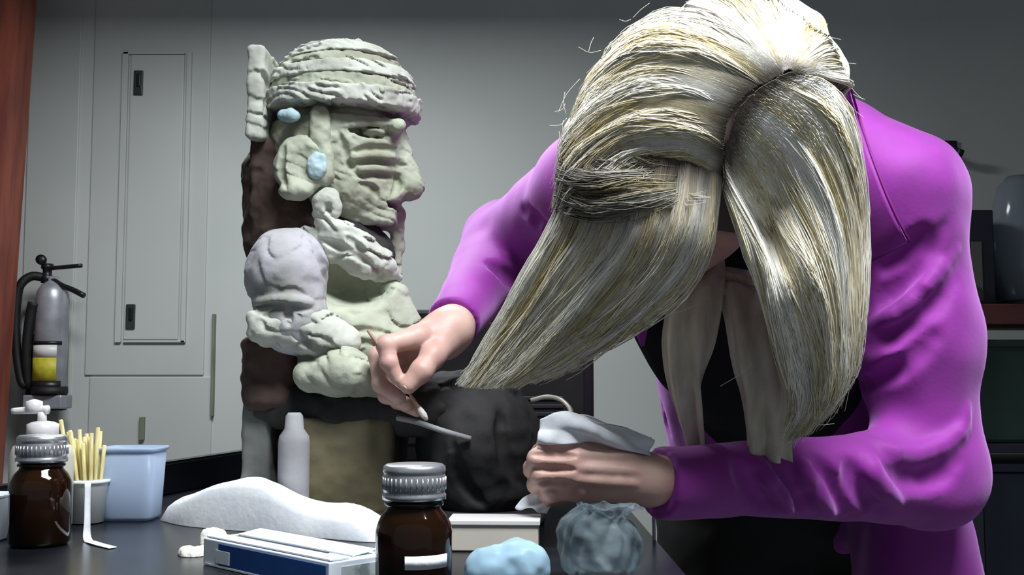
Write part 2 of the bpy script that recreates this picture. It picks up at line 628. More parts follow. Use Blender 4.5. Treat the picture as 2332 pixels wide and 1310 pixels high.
# ------------------------------------------------------------------ bench
bench = empty('laboratory_bench', (-0.2, 1.2, 0), 'black resin laboratory bench the statue stands on', 'bench')
def edge_x(y): return -0.502 + (y - 1.077) * 0.125 / 0.533
BR = 0.13
def prism(name, poly, z0, z1, m, parent):
    n = len(poly)
    v = [(x, y, z0) for x, y in poly] + [(x, y, z1) for x, y in poly]
    f = [tuple(range(n))[::-1], tuple(range(n, 2 * n))] + [(i, (i + 1) % n, n + (i + 1) % n, n + i) for i in range(n)]
    bm = bmesh.new()
    bv = [bm.verts.new(q) for q in v]
    for q in f: bm.faces.new([bv[i] for i in q])
    bmesh.ops.bevel(bm, geom=list(bm.edges), offset=0.003, segments=2, affect='EDGES')
    return make_bm(name, bm, m, parent)
Y0, Y1 = 0.46, 1.95
prism('worktop', [(edge_x(Y0), Y0), (BR, Y0), (BR, Y1), (edge_x(Y1), Y1)], BENCH - 0.035, BENCH, m_bench, bench)
prism('edge_curb', [(edge_x(Y0), Y0), (edge_x(Y0) + 0.02, Y0), (edge_x(Y1) + 0.02, Y1), (edge_x(Y1), Y1)], BENCH - 0.001, BENCH + 0.04, m_bench, bench)
prism('back_curb', [(edge_x(Y1) + 0.02, Y1 - 0.02), (BR, Y1 - 0.02), (BR, Y1), (edge_x(Y1) + 0.02, Y1)], BENCH - 0.001, BENCH + 0.03, m_bench, bench)
prism('cabinet_body', [(edge_x(Y0) + 0.06, Y0 + 0.05), (BR - 0.04, Y0 + 0.05), (BR - 0.04, Y1 - 0.03), (edge_x(Y1) + 0.05, Y1 - 0.03)], 0.0, BENCH - 0.034, m_cab, bench)

# instrument behind the statue
ins = empty('instrument_case', (-0.03, 1.72, BENCH), 'black boxy instrument standing behind the statue and the right hand', 'instrument')
ax, bx = P(884, 900, 1.68).x, BR - 0.005
zt = P(1100, 705, 1.68).z
box('housing', ((ax + bx) / 2, 1.76, (BENCH + 0.012 + zt) / 2), ((bx - ax) / 2, 0.08, (zt - BENCH - 0.012) / 2), m_black, ins, 0.006)
box('front_panel', ((ax + bx) / 2, 1.678, (BENCH + zt) / 2 + 0.01), ((bx - ax) / 2 - 0.015, 0.003, (zt - BENCH) / 2 - 0.03), m_rubber, ins, 0.002)
for k in range(6):
    box('vent_slot', ((ax + bx) / 2 + 0.06, 1.674, BENCH + 0.05 + k * 0.012), (0.05, 0.002, 0.003), m_cab, ins, 0.001)
for sx in (ax + 0.03, bx - 0.03):
    for y in (1.70, 1.82):
        lathe('foot', (sx, y, BENCH), [(0.010, 0), (0.011, 0.004), (0.009, 0.013)], m_rubber, ins, 16)

# ------------------------------------------------------------------ fire extinguisher on the cabinet wall
ye = 2.93
fx = empty('fire_extinguisher', P(113, 890, ye), 'silver fire extinguisher with black hose and yellow label hanging on the wall', 'extinguisher')
bt = P(113, 888, ye); tp = P(113, 640, ye); hgt = tp.z - bt.z; r = 0.043
lathe('cylinder', bt, [(r * 0.8, 0), (r, 0.008), (r, hgt * 0.82), (r * 0.93, hgt * 0.9), (r * 0.7, hgt * 0.96), (r * 0.35, hgt), (r * 0.35, hgt + 0.012)], m_steel, fx)
lathe('base_ring', bt - Vector((0, 0, 0.012)), [(r * 1.05, 0), (r * 1.08, 0.006), (r * 1.06, 0.02)], m_rubber, fx)
def wrap(name, x0, x1, y0, y1, m, rad):
    z0, z1 = P(113, y1, ye).z, P(113, y0, ye).z
    vs, fs = [], []
    n = 14
    for i in range(n + 1):
        xx = (P(x0, 800, ye).x + (P(x1, 800, ye).x - P(x0, 800, ye).x) * i / n) - bt.x
        yy = -math.sqrt(max(rad * rad - xx * xx, 1e-6))
        for rr in (1.0, 0.96):
            for z in (z0, z1):
                vs.append((bt.x + xx * rr, bt.y + yy * rr, z))
    for i in range(n):
        a_, b_ = i * 4, i * 4 + 4
        fs += [(a_, b_, b_ + 1, a_ + 1), (a_ + 2, a_ + 3, b_ + 3, b_ + 2), (a_ + 1, b_ + 1, b_ + 3, a_ + 3), (a_, a_ + 2, b_ + 2, b_)]
    return make(name, vs, fs, m, fx)
wrap('label', 80, 141, 815, 868, m_yellow, r * 1.03)
wrap('label_header', 80, 141, 786, 814, m_white, r * 1.03)
wrap('strap', 77, 149, 778, 786, m_black, r * 1.05)
wrap('strap', 77, 149, 868, 890, m_black, r * 1.05)
v0 = P(107, 622, ye)
lathe('valve', P(107, 645, ye), [(0.016, 0), (0.016, 0.018), (0.012, 0.022), (0.012, 0.036), (0.017, 0.040), (0.015, 0.052)], m_black, fx, 20)
lathe('pressure_gauge', P(94, 592, ye - 0.012), [(0.002, -0.006), (0.0135, -0.006), (0.0135, 0.006), (0.002, 0.006)], m_black, fx, 20, axis=(0.2, -1, 0.1))
tube('carry_handle', [P(108, 612, ye - 0.005), P(140, 609, ye - 0.012), P(186, 605, ye - 0.02)], 0.006, m_black, fx, 10, 8)
tube('squeeze_lever', [P(112, 632, ye - 0.005), P(140, 650, ye - 0.015), P(165, 660, ye - 0.02), P(192, 674, ye - 0.025)], 0.0075, m_black, fx, 12, 8)
tube('hose', [P(100, 632, ye), P(70, 630, ye - 0.01), P(44, 655, ye - 0.02), P(36, 720, ye - 0.02), P(38, 800, ye - 0.02), P(48, 865, ye - 0.02), P(60, 880, ye - 0.02)], 0.012, m_rubber, fx, 30, 10)
tube('hose_nozzle', [P(64, 885, ye - 0.02), P(60, 800, ye - 0.03), P(70, 720, ye - 0.03), P(78, 690, ye - 0.03)], 0.010, m_rubber, fx, 16, 10, 0.016)
pxbox('wall_bracket', 55, 760, 150, 935, ye + 0.045, 0.025, m_black, fx, 0.003)
pxbox('bracket_foot', 50, 900, 140, 932, ye - 0.03, 0.075, m_steel, fx, 0.004)

# ------------------------------------------------------------------ bench items
def on(px, Y):
    p = P(px, 900, Y)
    return Vector((p.x, Y, BENCH))

def amber_bottle(px, Y, r, htop, label, lab=None):
    c = on(px, Y)
    o = empty('amber_bottle', c, label, 'bottle', 'amber bottles with metal caps')
    H_ = htop
    sh = H_ - 0.043           # shoulder start
    lathe('glass', c, [(r * 0.9, 0.0005), (r, 0.004), (r, sh), (r * 0.97, sh + 0.004), (r * 0.86, sh + 0.010), (r * 0.72, sh + 0.014), (r * 0.66, sh + 0.018), (r * 0.66, H_ - 0.012)], m_amber, o, 48)
    lathe('contents', c, [(r * 0.84, 0.004), (r * 0.93, 0.007), (r * 0.93, sh - 0.004), (0.001, sh - 0.0035)], m_liquid, o, 40)
    lathe('neck_ring', c, [(r * 0.60, H_ - 0.027), (r * 0.76, H_ - 0.0265), (r * 0.78, H_ - 0.025), (r * 0.74, H_ - 0.0235), (r * 0.6, H_ - 0.023)], m_amber, o, 48)
    cz = H_ - 0.0225
    cp = lathe('cap', c, [(r * 0.70, cz), (r * 0.835, cz), (r * 0.84, cz + 0.003), (r * 0.80, cz + 0.0042), (r * 0.80, cz + 0.0052), (r * 0.825, cz + 0.006), (r * 0.825, cz + 0.0150), (r * 0.80, cz + 0.0162), (r * 0.80, cz + 0.0170), (r * 0.825, cz + 0.018), (r * 0.81, cz + 0.0215), (r * 0.74, cz + 0.0228), (0.001, cz + 0.0228)], m_capm, o, 64)
    for k in range(36):
        a = 2 * math.pi * k / 36
        d = Vector((math.cos(a), math.sin(a), 0))
        tube('cap_ridge', [c + d * r * 0.825 + Vector((0, 0, cz + 0.0065)), c + d * r * 0.825 + Vector((0, 0, cz + 0.0145))], 0.0006, m_capm, cp, 2, 5)
    if lab:
        a0, a1, z0, z1 = lab
        vs, fs = [], []
        for i in range(13):
            a = math.radians(a0 + (a1 - a0) * i / 12)
            for rr in (r * 1.012, r * 1.001):
                for z in (z0, z1):
                    vs.append((c.x + rr * math.sin(a), c.y - rr * math.cos(a), BENCH + z))
        for i in range(12):
            q = i * 4; w = q + 4
            fs += [(q, w, w + 1, q + 1), (q + 2, q + 3, w + 3, w + 2), (q + 1, w + 1, w + 3, q + 3), (q, q + 2, w + 2, w)]
        make('paper_label', vs, fs, m_paper, o)
    return o

# front bottle, and the one by the left edge
zc = P(945, 1058, 0.735).z - BENCH
amber_bottle(945, 0.735, 0.0252, zc, 'amber glass bottle with silver cap and white label in front of the statue', (-8, 62, 0.0225, 0.031))
zc2 = P(100, 992, 0.96).z - BENCH
amber_bottle(100, 0.96, 0.0255, zc2, 'amber glass bottle with silver cap standing in front of the white pump bottle')

# pump bottle
c = on(100, 1.06)
pb = empty('pump_bottle', c, 'cream pump dispenser bottle behind the left amber bottle', 'bottle')
lathe('body', c, [(0.026, 0), (0.029, 0.004), (0.029, 0.068), (0.026, 0.078), (0.014, 0.086), (0.012, 0.09)], m_cream, pb)
lathe('collar', c, [(0.0135, 0.088), (0.0145, 0.09), (0.0145, 0.099), (0.010, 0.101), (0.004, 0.102)], m_white, pb, 30)
zn = P(70, 938, 1.06).z - BENCH
lathe('stem', c - Vector((0.001, 0, 0)), [(0.0042, 0.10), (0.0042, zn)], m_white, pb, 16)
p0 = c + Vector((0.003, 0, zn))
hd = tube('nozzle', [p0 + Vector((0.002, 0, 0.002)), p0 + Vector((-0.014, 0, 0.0015)), p0 + Vector((-0.033, 0, 0.0005))], 0.0042, m_white, pb, 12, 10, 0.003)
lathe('pump_head', p0 + Vector((-0.012, 0, 0.0)), [(0.006, -0.001), (0.008, 0.003), (0.0075, 0.010), (0.001, 0.012)], m_white, pb, 20)

# applicator cup with sticks
c = on(205, 1.10)
cup = empty('applicator_cup', c, 'small clear plastic cup holding pale wooden sticks', 'cup')
lathe('wall', c, [(0.015, 0.001), (0.0165, 0.0015), (0.0195, 0.038), (0.0205, 0.039), (0.0205, 0.041), (0.0188, 0.041), (0.0158, 0.003), (0.0005, 0.003)], m_cup, cup, 36)
lathe('rim', c, [(0.0190, 0.0395), (0.0215, 0.0395), (0.0218, 0.041), (0.0215, 0.0425), (0.0190, 0.0425)], m_cup, cup, 36)
sm = None
tops = []
for k in range(22):
    a = k * 2.399; rr = 0.0135 * math.sqrt((k + 0.5) / 22)
    b0 = c + Vector((rr * 0.75 * math.cos(a), rr * 0.75 * math.sin(a), 0.0035))
    t0 = c + Vector((rr * 1.75 * math.cos(a) - 0.008, rr * 1.3 * math.sin(a), 0.078 + 0.022 * random.random() - 0.22 * rr * math.cos(a)))
    vs, fs = tube_mesh([b0, (b0 + t0) / 2, t0], [0.0019] * 3, 7)
    o = make('wooden_stick', vs, fs, m_stick)
    tag(o, 'thin pale wooden applicator stick standing in the small clear cup', 'stick', 'wooden sticks in the clear cup')

# blue tub
c = on(308, 1.13)
tub = empty('plastic_tub', c, 'translucent blue white plastic tub beside the cup of sticks', 'tub')
def rtub(name, zs, m, parent, c, inner=0.0022):
    vs, fs = [], []
    seg = 40
    prof = zs + [(rx - inner, ry - inner, z) for rx, ry, z in reversed(zs[1:])] + [(0.001, 0.001, zs[0][2] + inner)]
    for rx, ry, z in prof:
        for s in range(seg):
            a = 2 * math.pi * s / seg
            ca, sa = math.cos(a), math.sin(a)
            p = 0.35
            vs.append((c.x + rx * math.copysign(abs(ca) ** p, ca), c.y + ry * math.copysign(abs(sa) ** p, sa), c.z + z))
    for i in range(len(prof) - 1):
        for s in range(seg):
            t = (s + 1) % seg
            fs.append((i * seg + s, i * seg + t, (i + 1) * seg + t, (i + 1) * seg + s))
    fs.append(tuple(range(seg))[::-1])
    return make(name, vs, fs, m, parent)
zt = P(308, 1020, 1.13).z - BENCH
rtub('wall', [(0.024, 0.02, 0.0005), (0.0255, 0.0215, 0.004), (0.029, 0.025, zt)], m_tub, tub, c)
rtub('rim', [(0.0295, 0.0255, zt - 0.003), (0.031, 0.027, zt - 0.0015), (0.031, 0.027, zt + 0.001)], m_tub, tub, c, 0.003)

# white box cut off by the left frame edge
c = on(-25, 1.0)
wb = empty('label_box', c, 'small white cardboard box at the left edge beside the amber bottle', 'box')
box('carton', c + Vector((0, 0, 0.019)), (0.0235, 0.02, 0.0185), m_card, wb, 0.001)
box('lid_flap', c + Vector((0, 0, 0.0385)), (0.0238, 0.0203, 0.0012), m_card, wb, 0.0005)

# folded paper slip by the left bottle
c0 = P(172, 1226, 0.965); c0.z = BENCH
slip = sheet('paper_slip', [[Vector((c0.x, 0.982, BENCH + 0.052)), Vector((c0.x + .0005, 0.982, BENCH + 0.02)), Vector((c0.x + 0.001, 0.980, BENCH + 0.002)), Vector((c0.x + 0.015, 0.96, BENCH + 0.0012)), Vector((c0.x + 0.04, 0.935, BENCH + 0.001))],
                            [Vector((c0.x + 0.003, 0.988, BENCH + 0.052)), Vector((c0.x + .0035, 0.988, BENCH + 0.02)), Vector((c0.x + 0.005, 0.988, BENCH + 0.002)), Vector((c0.x + 0.019, 0.968, BENCH + 0.0012)), Vector((c0.x + 0.044, 0.942, BENCH + 0.001))]],
             m_paper, None, 4, 24, 0.0006)
tag(slip, 'narrow folded white paper slip leaning against the left amber bottle', 'paper')

# folded white towel under and in front of the statue
def pad(name, outline, zmax, m, amp=0.002, sc=35, label=None, cat=None, seed=0.0, parent=None, edge=0.25, base=0.001, bump=None):
    """soft pad: outline of bench points, domed to zmax"""
    pts = catmull(outline + [outline[0]], 73)[:-1]
    cx = pts.mean(0)
    rings = 14
    vs = []
    for i in range(rings + 1):
        t = i / rings
        q = cx + (pts - cx) * t
        hgt_ = zmax * (1 - max(0, (t - (1 - edge)) / edge) ** 2) ** 0.5
        if bump: hgt_ = hgt_ * (1 + bump[2] * np.exp(-((q[:, 0] - bump[0]) / bump[1]) ** 2))
        nz = vnoise(q[:, 0] * sc + seed, q[:, 1] * sc, q[:, 1] * 0) + 0.5 * vnoise(q[:, 0] * sc * 2 + seed, q[:, 1] * sc * 2, q[:, 1] * 0 + 3)
        z = base + hgt_ * (1 + 0.0 * nz) + amp * nz * np.minimum(1, hgt_ / max(zmax, 1e-6) * 1.2)
        vs.append(np.stack([q[:, 0], q[:, 1], BENCH + np.maximum(z, base)], 1))
    vs = np.vstack(vs + [np.stack([pts[:, 0], pts[:, 1], np.full(72, BENCH + 0.0004)], 1)])
    f = []
    for i in range(rings + 1):
        for s in range(72):
            t = (s + 1) % 72
            f.append((i * 72 + s, i * 72 + t, (i + 1) * 72 + t, (i + 1) * 72 + s))
    fs = np.array(f)[:, ::-1]
    o = np_object(name, vs, fs, m, parent)
    return tag(o, label, cat)

def bp(px, Y, dz=0.0):
    p = on(px, Y)
    return (p.x, p.y)
def S0(px): return P(px, 1100, 1.07).x
pad('folded_towel', [bp(372, 1.115), bp(430, 1.075), bp(560, 1.04), bp(720, 1.0), bp(870, 0.975), bp(880, 1.05), bp(720, 1.072), bp(620, 1.085), bp(560, 1.13), bp(480, 1.16)],
    0.021, m_paper, 0.003, 26, 'crumpled white paper towel folded in front of the statue base', 'towel', 2.0, None, 0.25, 0.001, (S0(575), 0.055, 1.05))

# flat white and blue box
FL = Vector((-0.225, 0.850, BENCH)); e1 = Vector((0.714, -0.70, 0)); e2 = Vector((0.70, 0.714, 0))
FL = FL - e1 * 0.02; Lb, Wb_, Hb = 0.163, 0.052, 0.020
fbx = empty('wipes_box', FL + e1 * Lb / 2 + e2 * Wb_ / 2, 'flat white box with blue printed side left of the front amber bottle', 'box')
rz = math.atan2(e1.y, e1.x)
cb = FL + e1 * Lb / 2 + e2 * Wb_ / 2
box('carton', cb + Vector((0, 0, Hb / 2 + 0.0003)), (Lb / 2, Wb_ / 2, Hb / 2), m_card, fbx, 0.0008, rz)
box('blue_print', FL + e1 * (Lb * 0.5 + 0.010) - e2 * 0.0002 + Vector((0, 0, Hb * 0.5)), (Lb * 0.42, 0.0004, Hb * 0.40), m_blue, fbx, 0.0, rz)
box('white_print', FL + e1 * (Lb * 0.18) - e2 * 0.0007 + Vector((0, 0, Hb * 0.42)), (Lb * 0.06, 0.0003, Hb * 0.24), m_card, fbx, 0.0, rz)
box('white_print', FL + e1 * (Lb * 0.5) - e2 * 0.0007 + Vector((0, 0, Hb * 0.06)), (Lb * 0.48, 0.0003, Hb * 0.035), m_card, fbx, 0.0, rz)
box('end_print', FL + e1 * (Lb + 0.0002) + e2 * (Wb_ * 0.5) + Vector((0, 0, Hb * 0.5)), (0.0004, Wb_ * 0.30, Hb * 0.32), m_greyprint, fbx, 0.0, rz)
box('opening_slot', cb + e1 * (-0.01) + e2 * (-0.004) + Vector((0, 0, Hb + 0.0006)), (Lb * 0.36, 0.0022, 0.0004), m_latch, fbx, 0.0, rz)
box('top_flap', cb + e2 * (0.010) + Vector((0, 0, Hb + 0.0022)), (Lb * 0.45, 0.010, 0.0005), m_card, fbx, 0.0, rz, 0.12)
box('top_flap', cb - e2 * (0.016) + Vector((0, 0, Hb + 0.0012)), (Lb * 0.49, 0.008, 0.0005), m_card, fbx, 0.0, rz, -0.03)

# cotton pads by the box
for i, (px, Y, r, h, lb) in enumerate(((448, 0.905, 0.0125, 0.006, 'small white cotton pad nearest the blue printed box'), (490, 0.935, 0.0125, 0.017, 'tall white cotton tuft at the left end of the blue printed box'))):
    q = on(px, Y)
    out = [(q.x + r * math.cos(a) * (1 + 0.15 * math.sin(3 * a + i)), q.y + r * 0.8 * math.sin(a)) for a in np.linspace(0, 2 * math.pi, 10)[:-1]]
    pad('cotton_pad', out, h, m_cotton, 0.0015, 160, lb, 'cotton pad', 4.0 * i, None, 0.5)

# grey white box right of the front bottle, pale bag and crumpled bag
c = on(1122, 0.93)
gb = empty('grey_carton', c, 'pale grey low carton right of the front amber bottle', 'box')
box('carton', c + Vector((0.002, 0.012, 0.0115)), (0.037, 0.02, 0.011), m_cream, gb, 0.001, -0.05)
box('lid', c + Vector((0.002, 0.012, 0.024)), (0.0385, 0.0215, 0.0022), m_white, gb, 0.0008, -0.05)

def blob_bag(name, px, Y, pts, m, label, amp, sc, cat='bag'):
    """crumpled bag: sculpted lumps on the bench"""
    lo = [min(p[0] - p[3] for p in pts) - 0.02, min(p[1] - p[3] for p in pts) - 0.02, BENCH - 0.004]
    hi = [max(p[0] + p[3] for p in pts) + 0.02, max(p[1] + p[3] for p in pts) + 0.02, max(p[2] + p[3] for p in pts) + 0.02]
    s = Sculpt(lo, hi, 0.0016)
    for x, y, z, r, k in pts: s.ell((x, y, z), (r, r * 0.8, r * k), 0.008)
    s.rough(amp, sc)
    s.keep(lambda X, Y, Z: BENCH + 0.0006 - Z + 0 * X + 0 * Y)
    return tag(s.build(name, m), label, cat)
q = on(1150, 0.76)
blob_bag('plastic_pouch', 0, 0, [(q.x - 0.008, q.y, BENCH + 0.012, 0.020, 0.9), (q.x + 0.012, q.y, BENCH + 0.015, 0.020, 0.9), (q.x + 0.008, q.y + 0.01, BENCH + 0.022, 0.012, 0.9)], m_bagb,
         'pale blue plastic pouch on the bench right of the front amber bottle', 0.002, 70)
q = on(1360, 0.80)
gd = []
for k in range(13):
    a = 2 * math.pi * k / 12
    wv = 1 + 0.25 * math.sin(3 * a + 1) * (1 if k % 2 else 0.4)
    gd.append([q + Vector((rr * wv * math.cos(a) + sh, rr * 0.75 * wv * math.sin(a), z)) for rr, z, sh in ((0.020, 0.0035, 0.002), (0.027, 0.010, 0.001), (0.026, 0.030, 0.0), (0.020, 0.040, -0.003), (0.013, 0.048, 0.004), (0.020, 0.055, 0.009))])
def crease(u, v): return 0.0035 * np.abs(np.sin(u * 19 + 4 * v)) * v + 0.002 * np.abs(np.sin(u * 33 - 9 * v))
tag(sheet('plastic_bag', gd, m_bag, None, 110, 46, 0.0006, 0.003, 75, crease), 'crumpled clear plastic bag under the left hand', 'bag')

# ------------------------------------------------------------------ statue
m_clay = mat('pale_clay', srgb(178, 184, 166), srgb(132, 130, 112), rough=0.85, scale=16, bump=0.35, bscale=110, lo=0.38, hi=0.78, detail=6)
m_clay2 = mat('chalky_clay', srgb(194, 198, 188), srgb(156, 156, 146), rough=0.9, scale=22, bump=0.3, bscale=120, lo=0.4, hi=0.8, detail=6)
m_claylilac = mat('lilac_clay', srgb(182, 180, 188), srgb(136, 138, 126), rough=0.85, scale=13, bump=0.3, bscale=110, lo=0.42, hi=0.7, detail=6)
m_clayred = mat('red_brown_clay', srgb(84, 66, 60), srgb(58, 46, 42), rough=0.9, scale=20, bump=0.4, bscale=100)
m_clayolive = mat('olive_clay', srgb(112, 104, 78), srgb(86, 82, 64), rough=0.85, scale=14, bump=0.25, bscale=90)
m_claydark = mat('dark_clay_and_shade', srgb(52, 50, 50), srgb(34, 34, 36), rough=0.8, scale=14, bump=0.3, bscale=80)  # dark clay of lap and knees; painted shade on the throat
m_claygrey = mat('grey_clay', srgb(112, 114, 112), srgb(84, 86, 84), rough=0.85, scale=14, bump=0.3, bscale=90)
m_pale = mat('plaster', srgb(160, 160, 164), srgb(138, 138, 142), rough=0.9, scale=20, bump=0.2, bscale=90)
m_cyan = mat('turquoise_pigment', srgb(178, 200, 206), srgb(158, 186, 194), rough=0.85, scale=40, bump=0.2)

YC = 1.19
SC = YC / FPX
def S(px, py, dy=0.0): return P(px, py, YC + dy)
statue = empty('clay_statue', Vector((S(800, 1000).x, YC, BENCH)), 'weathered grey clay statue of a seated old man in a tall headdress', 'statue')
def grid(x0, y0, x1, y1, d0, d1, h):
    a = S(x0, y1, d0); b = S(x1, y0, d0); c_ = S(x0, y1, d1); d_ = S(x1, y0, d1)
    lo = [min(a.x, c_.x), YC + d0, min(a.z, c_.z)]; hi = [max(b.x, d_.x), YC + d1, max(b.z, d_.z)]
    return Sculpt(lo, hi, h)
def R3(rx, ry, d): return (rx * SC, d, ry * SC)

# face
g = grid(590, 200, 1000, 660, -0.1, 0.1, 0.0016)
g.ell(S(762, 330), R3(150, 150, 0.062), 0.01)
g.ell(S(800, 440), R3(108, 84, 0.052), 0.02)
g.box(S(850, 330), R3(58, 66, 0.040), 0.012, 0.012)
g.cap(S(903, 318), S(934, 418), 0.011, 0.014, 0.010)          # nose bridge
g.ell(S(934, 428), R3(30, 32, 0.017), 0.008)
g.ell(S(898, 440, -0.012), R3(24, 20, 0.011), 0.006)
g.ell(S(898, 440, 0.012), R3(24, 20, 0.011), 0.006)
g.box(S(845, 480), R3(60, 44, 0.030), 0.010, 0.010)           # muzzle
g.cap(S(905, 286, -0.042), S(912, 284, 0.042), 0.008, 0.008, 0.006)  # brow
g.ell(S(842, 300, -0.046), R3(48, 15, 0.020), 0.004, 'sub')   # eye hollow
g.ell(S(852, 304, -0.036), R3(26, 9, 0.012), 0.003)
g.ell(S(918, 306, 0.03), R3(20, 14, 0.022), 0.003, 'sub')
g.box(S(900, 474), R3(40, 7, 0.03), 0.002, 0.003, 'sub')      # under the nose
g.box(S(800, 276), R3(170, 9, 0.075), 0.003, 0.004, 'sub')   # shadow gap under the headdress
g.ell(S(762, 276), R3(120, 26, 0.044), 0.003)
g.box(S(845, 538), R3(62, 20, 0.04), 0.004, 0.004, 'sub')     # open mouth
g.cap(S(905, 485, 0.022), S(903, 560, 0.03), 0.009, 0.008, 0.006)   # far lip and beard strip
g.cap(S(903, 560, 0.03), S(908, 640, 0.03), 0.008, 0.003, 0.006)
g.rough(0.0012, 140)
g.strata(0.0011, 75)
for pts in ([(800, 345), (850, 338), (915, 342)], [(790, 375), (850, 368), (925, 378)], [(810, 402), (860, 398), (900, 405)],
            [(772, 300), (785, 340), (800, 380), (832, 408)], [(820, 418), (850, 430), (860, 450)], [(900, 400), (905, 425), (893, 445)]):
    g.line(pts, 0.0035, 0.003)
for pts in ([(795, 360), (850, 353), (915, 360)], [(800, 390), (850, 384), (915, 392)], [(780, 288), (830, 280), (890, 284)]):
    g.line(pts, 0.0028, 0.003, 'add')
g.build('face', m_clay, statue)

# headdress bands, one above the other
bands = [(228, 266, 1.10), (200, 230, 1.02), (172, 202, 1.05), (146, 174, 1.01), (118, 148, 1.04), (86, 120, 1.0)]
for i, (ya, yb, k_) in enumerate(bands):
    g = grid(590, ya - 24, 985, yb + 24, -0.1, 0.1, 0.0018)
    g.ell(S(780, 240), R3(166 * k_, 150 * k_, 0.074 * k_), 0.002)
    za, zb = S(780, ya).z, S(780, yb).z
    tilt = (0.02, 0.05, -0.02, 0.06, -0.04, 0.08)[i]
    xc = S(780, 0).x
    g.keep(lambda X, Y, Z: np.maximum(Z - za + tilt * (X - xc), zb - Z - tilt * (X - xc)) + 0.0012 * vnoise(X * 90 + 0 * Y + 0 * Z, Y * 90 + 0 * X + 0 * Z, Z * 90 + 0 * X + 0 * Y))
    g.strata(0.0026, 105)
    g.rough(0.0013, 150)
    if i == 0:
        g.ell(S(780, 300), R3(138, 60, 0.060), 0.004, 'sub')
    for j in range(3):
        x = 640 + random.random() * 260
        g.line([(x, (ya + yb) / 2 - 6), (x + 8, (ya + yb) / 2 + 9)], 0.004, 0.002, n=4)
    g.build('headdress_band', m_clay if i % 2 else m_clay2, statue)
for (x, y, r_) in ((812, 110, 22), (850, 128, 20), (884, 160, 20), (912, 196, 18), (930, 228, 14)):
    g = grid(x - 50, y - 50, x + 50, y + 50, -0.05, 0.08, 0.0018)
    g.ell(S(x, y, -0.012), R3(r_ * 1.25, r_ * 0.8, 0.018), 0.003)
    g.rough(0.0025, 120)
    g.build('headdress_lobe', m_clay2, statue)
for x, y in ((640, 212), (690, 216), (735, 202), (790, 192), (860, 205)):
    g = grid(x - 40, y - 40, x + 40, y + 40, -0.12, 0.0, 0.0015)
    dd = -0.074 * math.sqrt(max(0.05, 1 - ((x - 780) / 172) ** 2 - ((y - 240) / 160) ** 2)) - 0.001
    g.ell(S(x, y, dd), R3(17, 12, 0.005), 0.002)
    g.ell(S(x - 3, y + 2, dd - 0.005), R3(6, 8, 0.004), 0.002, 'sub')
    g.rough(0.0008, 160)
    g.build('headdress_bead', m_clay, statue)
g = grid(560, 100, 660, 440, -0.09, 0.09, 0.0018)
g.box(S(607, 236), R3(20, 106, 0.055), 0.005)
g.rough(0.0012, 90)
g.strata(0.0022, 40)
g.line([(596, 160), (612, 200), (602, 260)], 0.004)
g.line([(625, 190), (618, 240)], 0.004)
g.build('back_panel', m_clay2, statue)
g = grid(560, 300, 800, 580, -0.09, 0.09, 0.0018)
g.cap(S(640, 400), S(660, 545), 0.042, 0.050, 0.01)
g.box(S(612, 420), R3(26, 95, 0.04), 0.006)
g.rough(0.002, 70)
g.build('neck', m_clayred, statue)

g = grid(660, 460, 920, 640, -0.08, 0.08, 0.002)
g.chain([S(700, 500), S(790, 545), S(850, 575)], [0.034, 0.032, 0.024], 0.02); g.rough(0.0015, 70)
g.build('throat', m_claydark, statue)  # dark colour stands in for the shadow between jaw and collar
# ear flare, pigment patch, pendant and jaw strap on the near side
g = grid(590, 270, 780, 480, -0.13, 0.0, 0.0014)
g.ell(S(684, 378, -0.064), R3(58, 68, 0.016), 0.004)
g.ell(S(690, 372, -0.079), R3(34, 42, 0.009), 0.006, 'sub')
g.ell(S(672, 436, -0.070), R3(36, 20, 0.013), 0.006)
g.rough(0.001, 120)
g.strata(0.0008, 70)
g.line([(648, 330), (640, 380), (652, 430)], 0.003)
g.build('ear_flare', m_clay, statue)
g = grid(660, 240, 780, 470, -0.11, 0.0, 0.0014)
g.cap(S(728, 262, -0.060), S(735, 400, -0.060), 0.011, 0.013, 0.005)
g.rough(0.0015, 90)
g.build('ear_strap', m_clay, statue)
g = grid(680, 330, 760, 430, -0.11, 0.0, 0.0012)
g.ell(S(722, 376, -0.074), R3(22, 30, 0.005), 0.002); g.rough(0.0012, 140)
g.build('pigment_patch', m_cyan, statue)
g = grid(620, 235, 700, 300, -0.11, 0.0, 0.0012)
g.ell(S(658, 263, -0.066), R3(24, 16, 0.008), 0.002); g.rough(0.0012, 140)
g.build('pigment_patch', m_cyan, statue)
g = grid(690, 410, 800, 560, -0.11, 0.0, 0.0014)
g.ell(S(745, 468, -0.066), R3(32, 40, 0.012), 0.004)
g.ell(S(748, 476, -0.079), R3(9, 12, 0.010), 0.002, 'sub')
g.rough(0.0018, 110)
g.build('ear_pendant', m_clay2, statue)
g = grid(640, 420, 960, 690, -0.11, 0.05, 0.0016)
g.chain([S(738, 500, -0.06), S(772, 530, -0.06), S(810, 562, -0.055), S(860, 596, -0.04), S(905, 632, -0.02)], [0.012, 0.013, 0.017, 0.014, 0.004], 0.008)
g.chain([S(700, 532, -0.05), S(760, 560, -0.055), S(830, 600, -0.045), S(872, 622, -0.03)], [0.009, 0.014, 0.014, 0.007], 0.008)
g.rough(0.0025, 90)
g.strata(0.004, 60)
g.line([(730, 545), (790, 570), (850, 605)], 0.0045)
g.line([(790, 540), (830, 575)], 0.004)
g.build('collar', m_clay2, statue)

